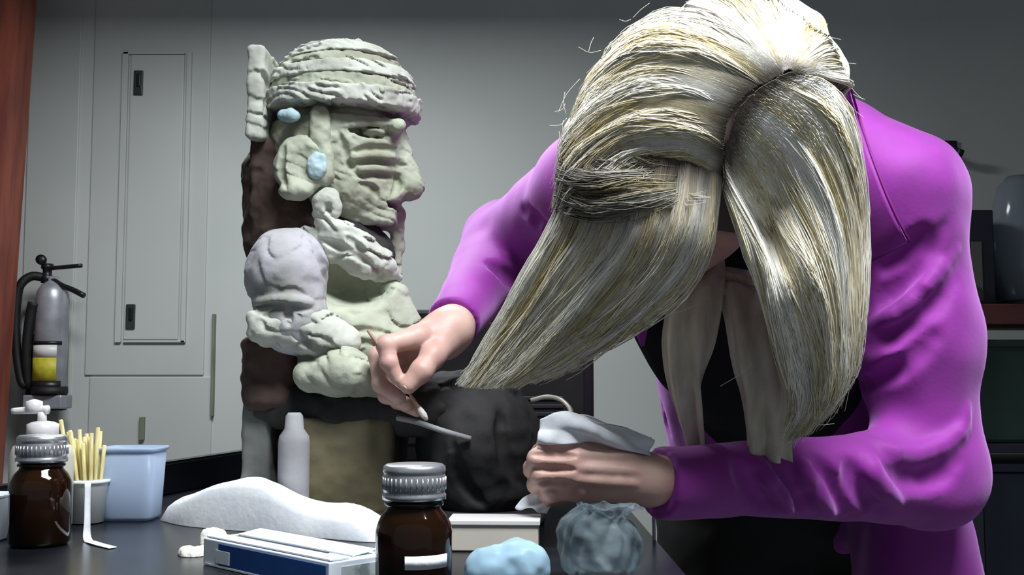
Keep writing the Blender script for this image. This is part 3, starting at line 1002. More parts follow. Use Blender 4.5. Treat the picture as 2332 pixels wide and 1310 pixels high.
# trunk
g = grid(560, 500, 1000, 960, -0.13, 0.13, 0.0022)
g.ell(S(745, 700), R3(150, 190, 0.080), 0.02)
g.ell(S(850, 780), R3(90, 110, 0.070), 0.02)
g.cap(S(880, 700, -0.02), S(925, 745, -0.02), 0.03, 0.018, 0.02)
g.ell(S(800, 636, -0.085), R3(92, 62, 0.075), 0.010, 'sub')
g.rough(0.001, 60)
g.strata(0.0025, 45)
g.line([(780, 755), (830, 752), (870, 756)], 0.003)
g.line([(775, 782), (820, 780), (860, 785)], 0.003)
g.build('torso', m_clay, statue)
for sgn, nm in ((-1, 'near'), (1, 'far')):
    d0, d1 = (-0.14, 0.0) if sgn < 0 else (0.0, 0.14)
    g = grid(530, 490, 830, 830, d0, d1, 0.0018)
    g.ell(S(655, 612, sgn * 0.072), R3(84, 88, 0.050), 0.012)
    g.cap(S(650, 640, sgn * 0.075), S(668, 728, sgn * 0.078), 0.037, 0.036, 0.015)
    g.rough(0.0012, 60)
    g.strata(0.0014, 40)
    if sgn < 0:
        g.line([(585, 690), (640, 684), (705, 690)], 0.0045, 0.004, 'add', taper=False)
        g.line([(585, 702), (640, 698), (705, 704)], 0.0035, 0.004)
        g.line([(712, 545), (735, 600), (748, 650)], 0.005, 0.005)
        g.line([(655, 705), (658, 740)], 0.003)
    g.build('upper_arm', m_claylilac, statue)
    g = grid(530, 660, 900, 940, d0, d1, 0.0018)
    if sgn < 0:
        g.cap(S(640, 738, -0.084), S(735, 762, -0.088), 0.026, 0.022, 0.01)
        g.cap(S(735, 762, -0.088), S(790, 775, -0.085), 0.020, 0.014, 0.01)
        g.box(S(618, 742, -0.08), R3(42, 32, 0.03), 0.008, 0.01)
        g.rough(0.0018, 80)
        g.strata(0.003, 50)
        g.line([(655, 735), (690, 775), (740, 798), (782, 812)], 0.0045, 0.003)
        g.line([(600, 720), (650, 715), (720, 735)], 0.003)
    else:
        g.cap(S(650, 738, 0.084), S(790, 775, 0.085), 0.026, 0.014, 0.01)
        g.rough(0.003, 60)
    g.build('sleeve_cuff', m_clay2, statue)
    g = grid(630, 760, 980, 960, d0 - (0.01 if sgn < 0 else 0), d1 + (0.01 if sgn > 0 else 0), 0.0018)
    g.chain([S(706, 856, sgn * 0.088), S(780, 846, sgn * 0.090), S(856, 868, sgn * 0.080)], [0.017, 0.0235, 0.017], 0.01)
    g.rough(0.0014, 80)
    g.strata(0.002, 45)
    g.build('forearm', m_clay, statue)
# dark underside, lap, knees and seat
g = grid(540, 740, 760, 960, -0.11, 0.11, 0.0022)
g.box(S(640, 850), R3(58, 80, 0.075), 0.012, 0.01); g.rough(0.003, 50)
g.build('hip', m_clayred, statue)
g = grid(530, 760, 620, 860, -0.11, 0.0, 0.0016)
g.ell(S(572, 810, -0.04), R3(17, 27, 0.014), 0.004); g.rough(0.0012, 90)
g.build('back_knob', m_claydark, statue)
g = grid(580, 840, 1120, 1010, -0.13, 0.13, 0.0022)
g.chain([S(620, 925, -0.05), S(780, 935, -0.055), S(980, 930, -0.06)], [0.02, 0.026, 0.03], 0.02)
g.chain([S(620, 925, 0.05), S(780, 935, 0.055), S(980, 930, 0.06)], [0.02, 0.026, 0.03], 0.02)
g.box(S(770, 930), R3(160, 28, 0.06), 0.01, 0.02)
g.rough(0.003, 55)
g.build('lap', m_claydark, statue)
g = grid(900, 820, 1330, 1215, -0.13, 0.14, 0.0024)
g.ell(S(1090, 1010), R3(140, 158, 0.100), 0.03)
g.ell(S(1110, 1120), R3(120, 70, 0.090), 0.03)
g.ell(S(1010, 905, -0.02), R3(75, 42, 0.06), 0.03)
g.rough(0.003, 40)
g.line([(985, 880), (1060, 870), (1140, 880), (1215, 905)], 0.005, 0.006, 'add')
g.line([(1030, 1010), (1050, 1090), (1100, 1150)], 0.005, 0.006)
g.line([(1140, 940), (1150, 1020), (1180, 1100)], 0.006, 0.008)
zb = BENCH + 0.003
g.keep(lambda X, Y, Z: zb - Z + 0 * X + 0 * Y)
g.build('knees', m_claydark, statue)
tube('rim', [S(905, 952, -0.095), S(950, 962, -0.105), S(1010, 982, -0.108), S(1072, 1000, -0.105)], 0.0028, m_pale, statue, 24, 8)
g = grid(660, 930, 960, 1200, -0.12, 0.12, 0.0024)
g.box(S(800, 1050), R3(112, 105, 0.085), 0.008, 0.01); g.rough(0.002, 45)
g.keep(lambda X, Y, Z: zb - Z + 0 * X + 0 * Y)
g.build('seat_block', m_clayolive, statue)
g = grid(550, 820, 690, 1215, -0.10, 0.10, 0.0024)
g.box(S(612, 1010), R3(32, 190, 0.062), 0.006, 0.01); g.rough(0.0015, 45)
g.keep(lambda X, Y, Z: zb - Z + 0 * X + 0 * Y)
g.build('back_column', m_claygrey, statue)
b0 = S(668, 1110, -0.094); b0.z = BENCH + 0.004
tz = S(668, 940, -0.094).z - b0.z
lathe('support_post', b0, [(0.015, 0), (0.0155, 0.01), (0.0155, tz * 0.72), (0.0145, tz * 0.78), (0.0095, tz * 0.85), (0.0085, tz * 0.97), (0.006, tz)], m_pale, statue, 28)
a = S(575, 1150, -0.09); b = S(1240, 1150, -0.09)
box('base_plate', ((a.x + b.x) / 2, YC + 0.005, BENCH + 0.005), ((b.x - a.x) / 2, 0.108, 0.0045), m_claydark, statue, 0.003)
# ------------------------------------------------------------------ person
m_skin = mat('skin', srgb(206, 172, 160), srgb(192, 152, 142), rough=0.5, scale=30, bump=0.06, bscale=260, sss=0.07)
m_nail = mat('fingernail', srgb(226, 184, 172), srgb(218, 174, 164), rough=0.25, scale=30)
m_jacket = mat('magenta_wool', srgb(138, 32, 146), srgb(122, 26, 130), rough=0.7, scale=18, bump=0.06, bscale=220, sheen=0.6)
m_lapelshade = mat('lapel_edge_shade', srgb(120, 20, 116), srgb(104, 16, 100), rough=0.7, scale=18)
m_shirt = mat('navy_top', srgb(18, 20, 30), srgb(12, 14, 22), rough=0.85, scale=20)
m_trouser = mat('black_trousers', srgb(14, 14, 15), srgb(20, 20, 22), rough=0.85, scale=20, bump=0.05)
m_scarf = mat('cream_scarf', srgb(202, 196, 184), srgb(180, 174, 160), rough=0.85, scale=30, aniso=(4, 4, 1), bump=0.1, bscale=140)
m_shoe = mat('black_leather', srgb(16, 15, 15), srgb(26, 24, 24), rough=0.35, scale=20)
m_hair = mat('blond_hair', (1, 1, 1, 1), (0.86, 0.86, 0.86, 1), rough=0.5, scale=60, attr='tint', spec=0.4)

person = empty('person', (0.36, 1.42, 0.0), 'person in a magenta jacket with long blond hair bending over the statue', 'person')

HC = P(1612, 312, 0.93)
HR = np.array([0.112, 0.108, 0.104])
fd = Vector((-0.22, -0.42, -0.88)).normalized()         # where the face looks
uh = Vector((0.12, -0.86, 0.42))
uh = (uh - fd * uh.dot(fd)).normalized()                # crown direction
rh = uh.cross(fd).normalized()
MH = np.array([[rh[i], uh[i], fd[i]] for i in range(3)])
def hl(r, u, f): return HC + rh * r + uh * u + fd * f

S_R, E_R, W_R = P(1350, 430, 1.12), P(1150, 560, 1.37), P(1022, 752, 1.10)   # right arm, at the left of the picture
S_L, E_L, W_L = P(2052, 448, 1.10), P(2125, 1085, 1.12), P(1530, 1095, 0.965)
NB = P(1710, 420, 1.14)
HIP = P(1800, 1300, 1.42)
HIP = Vector((0.37, 1.42, 0.93))

# --- head, neck, trunk, arms
lo = [-0.10, 0.76, 0.84]; hi = [0.62, 1.60, 1.40]
s = Sculpt(lo, hi, 0.0038)
s.ell(HC + uh * 0.012, (0.077, 0.094, 0.096), 0.01, R=MH)                 # skull
s.ell(hl(0, -0.055, 0.030), (0.060, 0.066, 0.066), 0.03, R=MH)            # face
s.ell(hl(0, -0.098, 0.062), (0.026, 0.022, 0.024), 0.025, R=MH)           # chin
s.cap(hl(0, -0.012, 0.094), hl(0, -0.048, 0.114), 0.007, 0.010, 0.008)    # nose
for sx in (-1, 1):
    s.ell(hl(sx * 0.012, -0.050, 0.104), (0.008, 0.007, 0.008), 0.005, R=MH)
    s.ell(hl(sx * 0.032, -0.012, 0.098), (0.017, 0.010, 0.012), 0.008, 'sub', R=MH)
    s.ell(hl(sx * 0.032, -0.012, 0.084), (0.013, 0.011, 0.012), 0.004, R=MH)
    s.cap(hl(sx * 0.014, 0.004, 0.098), hl(sx * 0.050, 0.004, 0.084), 0.006, 0.005, 0.010)
    s.ell(hl(sx * 0.078, -0.02, 0.0), (0.010, 0.030, 0.018), 0.006, R=MH)
s.cap(hl(-0.022, -0.076, 0.088), hl(0.022, -0.076, 0.088), 0.006, 0.006, 0.006)
s.cap(hl(-0.020, -0.087, 0.086), hl(0.020, -0.087, 0.086), 0.006, 0.006, 0.006)
s.cap(hl(-0.022, -0.0815, 0.096), hl(0.022, -0.0815, 0.096), 0.002, 0.002, 0.003, 'sub')
s.cap(hl(0, -0.07, -0.03), NB, 0.052, 0.058, 0.03)                        # neck
CH = P(1735, 640, 1.20)
s.ell(CH, (0.135, 0.09, 0.15), 0.04)
s.cap(NB, S_R, 0.05, 0.045, 0.03); s.cap(NB, S_L, 0.05, 0.045, 0.03)
s.cap(CH, HIP + Vector((0, 0, 0.03)), 0.11, 0.125, 0.05)
s.chain([S_R, E_R, W_R + (E_R - W_R).normalized() * 0.05], [0.034, 0.022, 0.018], 0.02)
s.chain([S_L, E_L, W_L + (E_L - W_L).normalized() * 0.05], [0.034, 0.022, 0.016], 0.02)
body_parts = [s.mesh()]

nails = []
def hand(grid_lo, grid_hi, wrist_pts, wrist_r, palm, fingers, thumb, extra=None):
    g = Sculpt(grid_lo, grid_hi, 0.00125)
    g.chain(wrist_pts, wrist_r, 0.012)
    for a_, b_, r1, r2 in palm: g.cap(a_, b_, r1, r2, 0.010)
    for pts, rad in fingers:
        g.cap(pts[0], pts[1], rad[0], rad[1], 0.006)
        for i in range(1, len(pts) - 1):
            g.cap(pts[i], pts[i + 1], rad[i], rad[i + 1], 0.0022)
        for i in range(1, len(pts) - 1):
            g.ell(pts[i], (rad[i] * 1.07,) * 3, 0.002)
    pts, rad = thumb
    g.chain(pts, rad, 0.005)
    if extra: extra(g)
    return g

# left hand: fist on a cloth, back of the hand towards the camera
Yh = 0.935
def L(px, py, dy=0.0): return P(px, py, Yh + dy)
fl = [
    ([L(1312, 1022, 0.004), L(1248, 1012, 0.004), L(1232, 1032, 0.030), L(1272, 1040, 0.044)], [0.0105, 0.0088, 0.0080, 0.0072]),
    ([L(1300, 1052, -0.006), L(1226, 1046, -0.004), L(1214, 1068, 0.024), L(1256, 1074, 0.040)], [0.0108, 0.0090, 0.0082, 0.0074]),
    ([L(1302, 1084, -0.006), L(1234, 1084, -0.004), L(1222, 1104, 0.022), L(1262, 1106, 0.038)], [0.0104, 0.0086, 0.0078, 0.0070]),
    ([L(1316, 1114, 0.000), L(1258, 1122, 0.002), L(1246, 1136, 0.022), L(1282, 1134, 0.034)], [0.0096, 0.0076, 0.0068, 0.0062]),
]
palm = [(L(1480, 1085, 0.018), L(1316, 1030, 0.006), 0.0165, 0.0115), (L(1480, 1092, 0.014), L(1304, 1056, -0.001), 0.0165, 0.0120),
        (L(1480, 1098, 0.014), L(1304, 1086, -0.001), 0.0165, 0.0115), (L(1470, 1106, 0.018), L(1318, 1114, 0.006), 0.0160, 0.0110),
        (L(1440, 1080, 0.030), L(1340, 1075, 0.030), 0.016, 0.014)]
thumb = ([L(1470, 1070, 0.024), L(1400, 1030, 0.026), L(1330, 1004, 0.024), L(1262, 1000, 0.022)], [0.0150, 0.0125, 0.0098, 0.0080])
def exL(g):
    for y0, y1 in ((1037, 1040), (1068, 1070), (1100, 1106)):
        g.line([(1212, y1 - 4), (1262, y0), (1310, y0 + 2)], 0.0022, 0.003, n=10)
    for y0 in (1046, 1078, 1106):
        g.line([(1320, y0 - 12), (1390, y0 - 8), (1450, y0 - 4)], 0.0016, 0.006, 'add', off=0.001, n=10)
p0, p1 = L(1190, 1190, -0.05), L(1640, 960, 0.09)
g = hand([p0.x, 0.87, p0.z - 0.01], [P(1640, 1100, 1.0).x, 1.04, p1.z + 0.01],
         [W_L + (E_L - W_L).normalized() * 0.05, L(1545, 1094, 0.024), L(1480, 1092, 0.018)], [0.0150, 0.0190, 0.0185], palm, fl, thumb, exL)
body_parts.append(g.mesh())

# right hand: holds a thin swab stick like a pen
Yr = 1.075
def Rr(px, py, dy=0.0): return P(px, py, Yr + dy)
fr = [
    ([Rr(950, 768, -0.006), Rr(880, 786, -0.022), Rr(886, 826, -0.026), Rr(905, 862, -0.024)], [0.0112, 0.0094, 0.0082, 0.0066]),
    ([Rr(940, 778, 0.012), Rr(862, 812, 0.004), Rr(868, 874, -0.006), Rr(908, 906, -0.014)], [0.0112, 0.0096, 0.0086, 0.0072]),
    ([Rr(945, 790, 0.028), Rr(868, 842, 0.022), Rr(880, 900, 0.008), Rr(928, 922, -0.004)], [0.0108, 0.0092, 0.0082, 0.0070]),
    ([Rr(955, 805, 0.042), Rr(888, 866, 0.036), Rr(905, 915, 0.022), Rr(950, 936, 0.008)], [0.0098, 0.0080, 0.0070, 0.0062]),
]
palm = [(Rr(1010, 752, 0.024), Rr(952, 768, -0.002), 0.0175, 0.0125), (Rr(1010, 758, 0.026), Rr(942, 779, 0.013), 0.0175, 0.0125),
        (Rr(1010, 770, 0.030), Rr(946, 791, 0.027), 0.0165, 0.0120), (Rr(1012, 785, 0.034), Rr(957, 806, 0.039), 0.0150, 0.0110),
        (Rr(1005, 775, 0.010), Rr(960, 810, 0.015), 0.016, 0.014)]
thumb = ([Rr(1005, 785, 0.008), Rr(985, 812, -0.012), Rr(960, 845, -0.024), Rr(930, 878, -0.028)], [0.0150, 0.0118, 0.0106, 0.0084])
def exR(g):
    g.line([(905, 775), (912, 790)], 0.0016, 0.003, n=5)
    g.line([(955, 832), (968, 842)], 0.0015, 0.003, n=5)
a = Rr(820, 980, -0.06); b = Rr(1110, 690, 0.1)
g = hand([a.x - 0.01, 1.00, a.z], [b.x + 0.01, 1.20, b.z + 0.01],
         [W_R + (E_R - W_R).normalized() * 0.06, W_R + Vector((0.002, 0, 0)), Rr(1008, 760, 0.026)], [0.0225, 0.0210, 0.0200], palm, fr, thumb)
body_parts.append(g.mesh())
bv, bf = merge(body_parts)
body = np_object('body', bv, bf, m_skin, person)
def nail(p, q, d, r, w):
    """small plate on the last finger segment p > q, on the side d"""
    ax = (q - p).normalized()
    d = (d - ax * d.dot(ax)).normalized(); sd = ax.cross(d)
    vs, fs = [], []
    c = q - ax * 0.001 + d * (r * 0.92)
    for t in (0.0, 1.0):
        for i in range(7):
            for j in range(5):
                u = (i / 6 - 0.5) * 2; v = (j / 4 - 0.5) * 2
                vs.append(c + ax * (u * w * 0.75) + sd * (v * w * 0.62 * math.sqrt(max(0.05, 1 - 0.5 * u * u))) - d * (v * v * w * 0.28 + t * 0.0012))
    for i in range(6):
        for j in range(4):
            q_ = i * 5 + j
            fs.append((q_, q_ + 5, q_ + 6, q_ + 1)); fs.append((35 + q_, 35 + q_ + 1, 35 + q_ + 6, 35 + q_ + 5))
    return make('fingernail', vs, fs, m_nail, body)
nail(fr[0][0][-2], fr[0][0][-1], Vector((-0.75, -0.6, 0.1)), 0.0066, 0.0062)
nail(thumb[0][-2], thumb[0][-1], Vector((0.35, -0.75, 0.55)), 0.0084, 0.0076)

# --- trousers and shoes
s = Sculpt([0.10, 1.16, 0.03], [0.66, 1.66, 1.02], 0.0055)
s.ell(HIP + Vector((0, 0.02, -0.02)), (0.165, 0.125, 0.10), 0.03)
for sx in (-1, 1):
    s.chain([HIP + Vector((sx * 0.085, 0.02, -0.06)), Vector((0.37 + sx * 0.10, 1.40, 0.50)), Vector((0.37 + sx * 0.105, 1.45, 0.07))], [0.098, 0.072, 0.062], 0.03)
s.rough(0.003, 18)
s.build('trousers', m_trouser, person)
for sx in (-1, 1):
    s = Sculpt([0.37 + sx * 0.105 - 0.07, 1.2, -0.005], [0.37 + sx * 0.105 + 0.07, 1.56, 0.14], 0.004)
    c = Vector((0.37 + sx * 0.105, 1.45, 0.045))
    s.cap(c + Vector((0, 0.03, 0)), c + Vector((0, -0.13, -0.012)), 0.040, 0.032, 0.02)
    s.cap(c + Vector((0, 0.01, 0)), c + Vector((0, 0.01, 0.06)), 0.042, 0.046, 0.02)
    s.keep(lambda X, Y, Z: 0.002 - Z + 0 * X + 0 * Y)
    s.build('shoe', m_shoe, person)

# --- dark top under the jacket
s = Sculpt([0.05, 0.98, 0.84], [0.60, 1.62, 1.26], 0.006)
s.ell(CH + Vector((0, -0.005, -0.01)), (0.150, 0.105, 0.15), 0.04)
s.cap(CH, HIP + Vector((0, 0, 0.03)), 0.120, 0.135, 0.05)
s.rough(0.004, 16)
s.build('dark_top', m_shirt, person)

# --- jacket
s = Sculpt([-0.12, 0.86, 0.80], [0.70, 1.72, 1.42], 0.0035)
s.ell(P(1770, 560, 1.24), (0.185, 0.135, 0.175), 0.05)
s.cap(P(1640, 420, 1.17), S_R, 0.070, 0.058, 0.05)
s.cap(P(1810, 372, 1.17), S_L + Vector((0, 0, 0.004)), 0.086, 0.060, 0.05)
s.cap(P(1760, 620, 1.26), HIP + Vector((0, 0.01, 0.04)), 0.155, 0.165, 0.05)
s.cap(P(2030, 900, 1.22), P(2075, 1330, 1.24), 0.060, 0.078, 0.05)          # skirt of the jacket, at the right
s.cap(P(1560, 700, 1.12), P(1600, 1000, 1.13), 0.058, 0.045, 0.04)          # front panel at the left
# opening down the front
s.box(P(1650, 880, 1.05), (0.062, 0.15, 0.18), 0.03, 0.03, 'sub')
s.box(Vector((0.238, 1.22, 0.840)), (0.15, 0.45, 0.078), 0.02, 0.025, 'sub')
s.chain([S_R, E_R, W_R + (E_R - W_R).normalized() * 0.018], [0.056, 0.050, 0.0290], 0.025)
s.chain([S_L, P(2085, 760, 1.115), E_L, W_L - (E_L - W_L).normalized() * 0.016], [0.060, 0.058, 0.0480, 0.0300], 0.03)
# cuffs end square
for w_, e_, off, r_ in ((W_R, E_R, 0.016, 0.05), (W_L, E_L, -0.014, 0.05)):
    ax = (e_ - w_).normalized()
    si = ax.orthogonal().normalized(); ti = ax.cross(si)
    M = np.array([[ax[i], si[i], ti[i]] for i in range(3)])
    s.box(w_ + ax * (off - 0.05), (0.05, r_, r_), 0.003, 0.003, 'sub', R=M)
s.rough(0.0035, 14)
# folds
F = s.line
for pts, r_ in (([(1990, 700), (2060, 640), (2170, 500)], 0.012), ([(1975, 790), (2070, 740), (2180, 640)], 0.010), ([(2000, 620), (2060, 580), (2110, 520)], 0.008),
                ([(1960, 880), (2060, 830), (2150, 740)], 0.009),
                ([(1990, 1060), (2060, 1090), (2140, 1085), (2190, 1040)], 0.010),
                ([(1680, 1050), (1720, 1110), (1760, 1170)], 0.009), ([(1770, 1045), (1810, 1110), (1850, 1180)], 0.010), ([(1860, 1045), (1895, 1110), (1935, 1180)], 0.011),
                ([(1935, 1045), (1960, 1110), (2010, 1180)], 0.010),
                ([(1120, 600), (1180, 640)], 0.007), ([(1190, 480), (1250, 530)], 0.007), ([(1440, 760), (1490, 880), (1520, 980)], 0.008)):
    F(pts, r_, 0.010, off=-r_ * 0.55)
for pts, r_ in (([(1985, 1000), (2030, 1030), (2100, 1032), (2180, 990), (2205, 930)], 0.007), ([(1975, 1040), (1995, 1090), (2050, 1150)], 0.007),
                ([(1985, 740), (2070, 690), (2180, 570)], 0.006), ([(1725, 1050), (1770, 1120), (1800, 1170)], 0.005), ([(1820, 1050), (1860, 1120), (1895, 1180)], 0.006)):
    F(pts, r_, 0.008, 'add', off=0.002)
jk = s.build('jacket', m_jacket, person)
jbvh = BVHTree.FromObject(jk, bpy.context.evaluated_depsgraph_get())
def J(px, py, off):
    d = ray(px, py).normalized()
    h, n, i, t = jbvh.ray_cast(CAM, d)
    if h is None: return None
    return h - d * off
# lapel with its notch, on the jacket front at the right
eo = catmull([(1930, 190), (1962, 300), (2005, 420), (2040, 500), (2066, 550)], 22)
ei = catmull([(1850, 300), (1855, 420), (1870, 540), (1895, 590), (1915, 628)], 22)
pts, ok = [], True
last = None
G_ = []
for (x0, y0), (x1, y1) in zip(eo, ei):
    row = []
    for k in range(14):
        t = k / 13
        h = J(x0 + (x1 - x0) * t, y0 + (y1 - y0) * t, 0.016 + 0.014 * (1 - t))
        if h is None or (last is not None and (h - last).length > 0.12): h = last if last is not None else P(x0, y0, 1.0)
        last = h
        row.append(tuple(h))
    G_.append(row); last = Vector(row[0])
G_ = np.array(G_)
for _ in range(6):
    G_[1:-1] = (G_[:-2] + 2 * G_[1:-1] + G_[2:]) / 4
    G_[:, 1:-1] = (G_[:, :-2] + 2 * G_[:, 1:-1] + G_[:, 2:]) / 4
lp = sheet('lapel', [list(r_) for r_ in G_[::3]], m_jacket, jk, 40, 24, 0.004)
tube('lapel_shade_line', [tuple(Vector(r_[0]) + Vector((0.0015, -0.001, 0))) for r_ in G_[::3]], 0.0013, m_lapelshade, jk, 30, 6)  # darker magenta line painted as the shadow along the lapel edge
tube('lapel_shade_line', [tuple(Vector(q_) + Vector((0.0015, -0.001, 0))) for q_ in G_[-1]], 0.0013, m_lapelshade, jk, 30, 6)
# drawstring hanging by the hip
tube('drawstring', [P(1488, 1165, 0.99), P(1489, 1200, 0.99), P(1490, 1245, 0.99), P(1492, 1296, 0.99)], 0.0016, m_steel, jk, 20, 6)
lathe('drawstring_tip', P(1494, 1310, 0.99), [(0.003, 0), (0.0035, 0.006), (0.002, 0.009)], m_steel, jk, 12)
for w_, e_, off, r_ in ((W_R, E_R, 0.0175, 0.0300), (W_L, E_L, 0.0055, 0.0285)):
    pass

# --- scarf
def fold1(u, v): return 0.004 * np.sin(u * 14 + v * 2) * (0.4 + v)
scf = sheet('scarf', [[P(1560, 560, 1.03), P(1528, 650, 1.0), P(1506, 780, 0.99), P(1528, 920, 1.0), P(1575, 1050, 1.01)],
                      [P(1600, 560, 1.02), P(1580, 650, 0.985), P(1565, 780, 0.975), P(1580, 920, 0.985), P(1600, 1050, 1.0)],
                      [P(1650, 570, 1.02), P(1650, 660, 0.985), P(1630, 780, 0.975), P(1592, 900, 0.985), P(1618, 1050, 1.0)]],
            m_scarf, person, 40, 50, 0.003, 0.002, 30, fold1)
sheet('scarf_end', [[P(1630, 640, 1.0), P(1652, 740, 0.98), P(1668, 840, 0.975), P(1690, 940, 0.98), P(1702, 1050, 0.99)],
                    [P(1690, 650, 0.99), P(1710, 740, 0.965), P(1730, 840, 0.96), P(1745, 940, 0.965), P(1750, 1050, 0.98)],
                    [P(1780, 660, 1.0), P(1790, 740, 0.975), P(1800, 840, 0.97), P(1800, 940, 0.975), P(1800, 1050, 0.99)]],
      m_scarf, scf, 40, 50, 0.003, 0.002, 30, fold1)
sheet('scarf_neck', [[P(1500, 600, 1.08), P(1560, 650, 1.02), P(1650, 690, 0.99), P(1740, 690, 1.0), P(1840, 620, 1.08)],
                     [P(1500, 560, 1.09), P(1560, 590, 1.04), P(1650, 610, 1.01), P(1740, 610, 1.02), P(1840, 560, 1.09)]],
      m_scarf, scf, 20, 50, 0.004, 0.003, 40, fold1)

# --- hair
CAMN = np.array(CAM)
def Hp(px, py, off=0.0):
    """point on the hair-covered skull seen at a pixel"""
    d = np.array(ray(px, py)); R_ = HR + off
    c = (CAMN - np.array(HC)) / R_; dd = d / R_
    A = dd @ dd; B = 2 * c @ dd; C_ = c @ c - 1
    disc = B * B - 4 * A * C_
    t = (-B - math.sqrt(disc)) / (2 * A) if disc > 0 else -B / (2 * A)
    return CAMN + d * t
def gp(p):
    if len(p) == 2: return Hp(*p)
    if isinstance(p[2], str): return Hp(p[0], p[1], float(p[2]))
    return np.array(P(*p))

def push(A, off):
    """keep hair outside the skull"""
    q = (A - np.array(HC)) / (HR + off)
    k = np.sqrt((q ** 2).sum(-1))
    return np.where((k < 1)[..., None], np.array(HC) + (A - np.array(HC)) / np.maximum(k, 0.2)[..., None], A)
DARK = np.array(srgb(84, 76, 68)[:3]); GOLD = np.array(srgb(200, 182, 122)[:3]); PALE = np.array(srgb(252, 250, 242)[:3])  # blond variation, with highlights put into the pale and shading into the gold
def hair(name, guides, n, lift=0.004, rough=0.0028, rad=0.00055, dark_root_and_shade=0.25, nv=14, label=None, clumps=26, parent=None, endfray=0.0, gold=0.5, seed=1, wild=1.0, base=True):
    r = np.random.default_rng(seed)
    G = np.stack([catmull([gp(p) for p in g], 40) for g in guides])
    m = len(guides)
    # under surface
    nu, nb = 60, 40
    U = np.linspace(0, 1, nu)
    Sf = np.einsum('um,mvc->uvc', crw(U, m), G)
    N = normals(Sf)
    cvec = Sf - CAMN
    N *= np.where((N * cvec).sum(2) > 0, -1.0, 1.0)[..., None]
    ph = r.random(6) * 6.28
    def wave(u, v):
        return (np.sin(u * clumps * 2 + ph[0] + 1.5 * v) * 0.5 + np.sin(u * clumps * 3.7 + ph[1] - 2 * v) * 0.3 + np.sin(u * clumps * 0.9 + ph[2]) * 0.5)
    vv = np.linspace(0, 1, nb)
    env = np.sin(np.clip(vv * 1.1 + 0.06, 0, 1) * math.pi) ** 0.6
    Sf2 = Sf + N * ((rough * wave(U[:, None], vv[None]) * env[None])[..., None])
    Sf2 = push(Sf2, 0.0)
    back = Sf2 - N * (0.010 * np.sin(np.clip(vv * 0.98 + 0.01, 0, 1) * math.pi) * np.minimum(1, np.minimum(U, 1 - U) * 8)[:, None] + 0.0004)[..., None]
    f = grid_faces(nu, nb); nn = nu * nb
    rim = np.concatenate([np.arange(nb), np.arange(1, nu) * nb + nb - 1, (nu - 1) * nb + np.arange(nb - 2, -1, -1), np.arange(nu - 2, 0, -1) * nb])
    r2 = np.roll(rim, -1)
    vsb = np.vstack([Sf2.reshape(-1, 3), back.reshape(-1, 3)])
    fsb = np.vstack([f, f[:, ::-1] + nn, np.stack([rim, r2, r2 + nn, rim + nn], 1)])
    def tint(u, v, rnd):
        k = np.clip((v - 0.02) / max(dark_root_and_shade, 1e-3), 0, 1)
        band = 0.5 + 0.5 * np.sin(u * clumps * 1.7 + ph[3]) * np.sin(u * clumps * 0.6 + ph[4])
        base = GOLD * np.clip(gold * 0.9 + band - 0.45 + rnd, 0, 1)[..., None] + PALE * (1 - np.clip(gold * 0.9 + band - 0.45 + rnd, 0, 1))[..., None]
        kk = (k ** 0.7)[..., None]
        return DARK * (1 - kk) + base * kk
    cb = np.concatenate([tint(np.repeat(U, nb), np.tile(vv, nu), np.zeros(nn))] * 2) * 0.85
    # strands
    u0 = np.sort(r.random(n))
    cl = np.round(u0 * clumps) / clumps
    vline = np.linspace(0, 1, nv)
    pts = np.zeros((n, nv, 3))
    drift = (r.random(n) - 0.5) * 0.06
    pull = 0.35 + 0.4 * r.random(n)
    Nf = N
    Gv = np.stack([catmull(G[i][::3], nv) for i in range(m)])
    lens = 1 - endfray * r.random(n) ** 1.5
    st_ = 0.05 * r.random(n) ** 2 if dark_root_and_shade > 0 else np.zeros(n)
    for j, v in enumerate(vline):
        u = u0 + (cl - u0) * pull * v + drift * math.sin(v * 3.1) + 0.012 * np.sin(v * 9 + u0 * 70)
        u = np.clip(u, 0, 1)
        vj = st_ + (lens - st_) * v
        x = vj * 39; i0 = np.minimum(x.astype(int), 38); fr_ = (x - i0)[:, None]
        w = crw(u, m)
        A_ = np.einsum('sm,smc->sc', w, G[:, i0].transpose(1, 0, 2)); B_ = np.einsum('sm,smc->sc', w, G[:, i0 + 1].transpose(1, 0, 2))
        ui = np.clip((u * (nu - 1)).round().astype(int), 0, nu - 1)
        nrm = Nf[ui, np.clip(np.round(x).astype(int), 0, nb - 1)]
        e = math.sin(min(1, v * 1.1 + 0.06) * math.pi) ** 0.6 if v < 0.95 else 0.3
        hgt_ = rough * wave(u, vj) * e + lift * (r.random(n) * 0.0 + np.abs(np.sin(u0 * 917.0))) * (0.3 + 0.7 * math.sin(v * math.pi))
        pts[:, j] = A_ * (1 - fr_) + B_ * fr_ + nrm * hgt_[:, None]
    wob = r.random((n, 3)) * 6.28
    amp_ = wild * (0.0010 + 0.005 * r.random(n) ** 9)[:, None] * (0.15 + vline[None])
    pts += N[np.clip((u0 * 59).astype(int), 0, 59), 20][:, None, :] * (amp_ * np.sin(vline[None] * 7 + wob[:, :1]))[..., None] * 0.7
    pts[..., 0] += amp_ * np.sin(vline[None] * 6 + wob[:, 1:2])
    pts[..., 2] += amp_ * 0.6 * np.sin(vline[None] * 8 + wob[:, 2:3])
    pts = push(pts, 0.0026)
    tan = np.gradient(pts, axis=1); tan /= np.linalg.norm(tan, axis=2)[..., None] + 1e-9
    vd = pts - CAMN; vd /= np.linalg.norm(vd, axis=2)[..., None]
    side = np.cross(tan, vd); side /= np.linalg.norm(side, axis=2)[..., None] + 1e-9
    up = np.cross(side, tan)
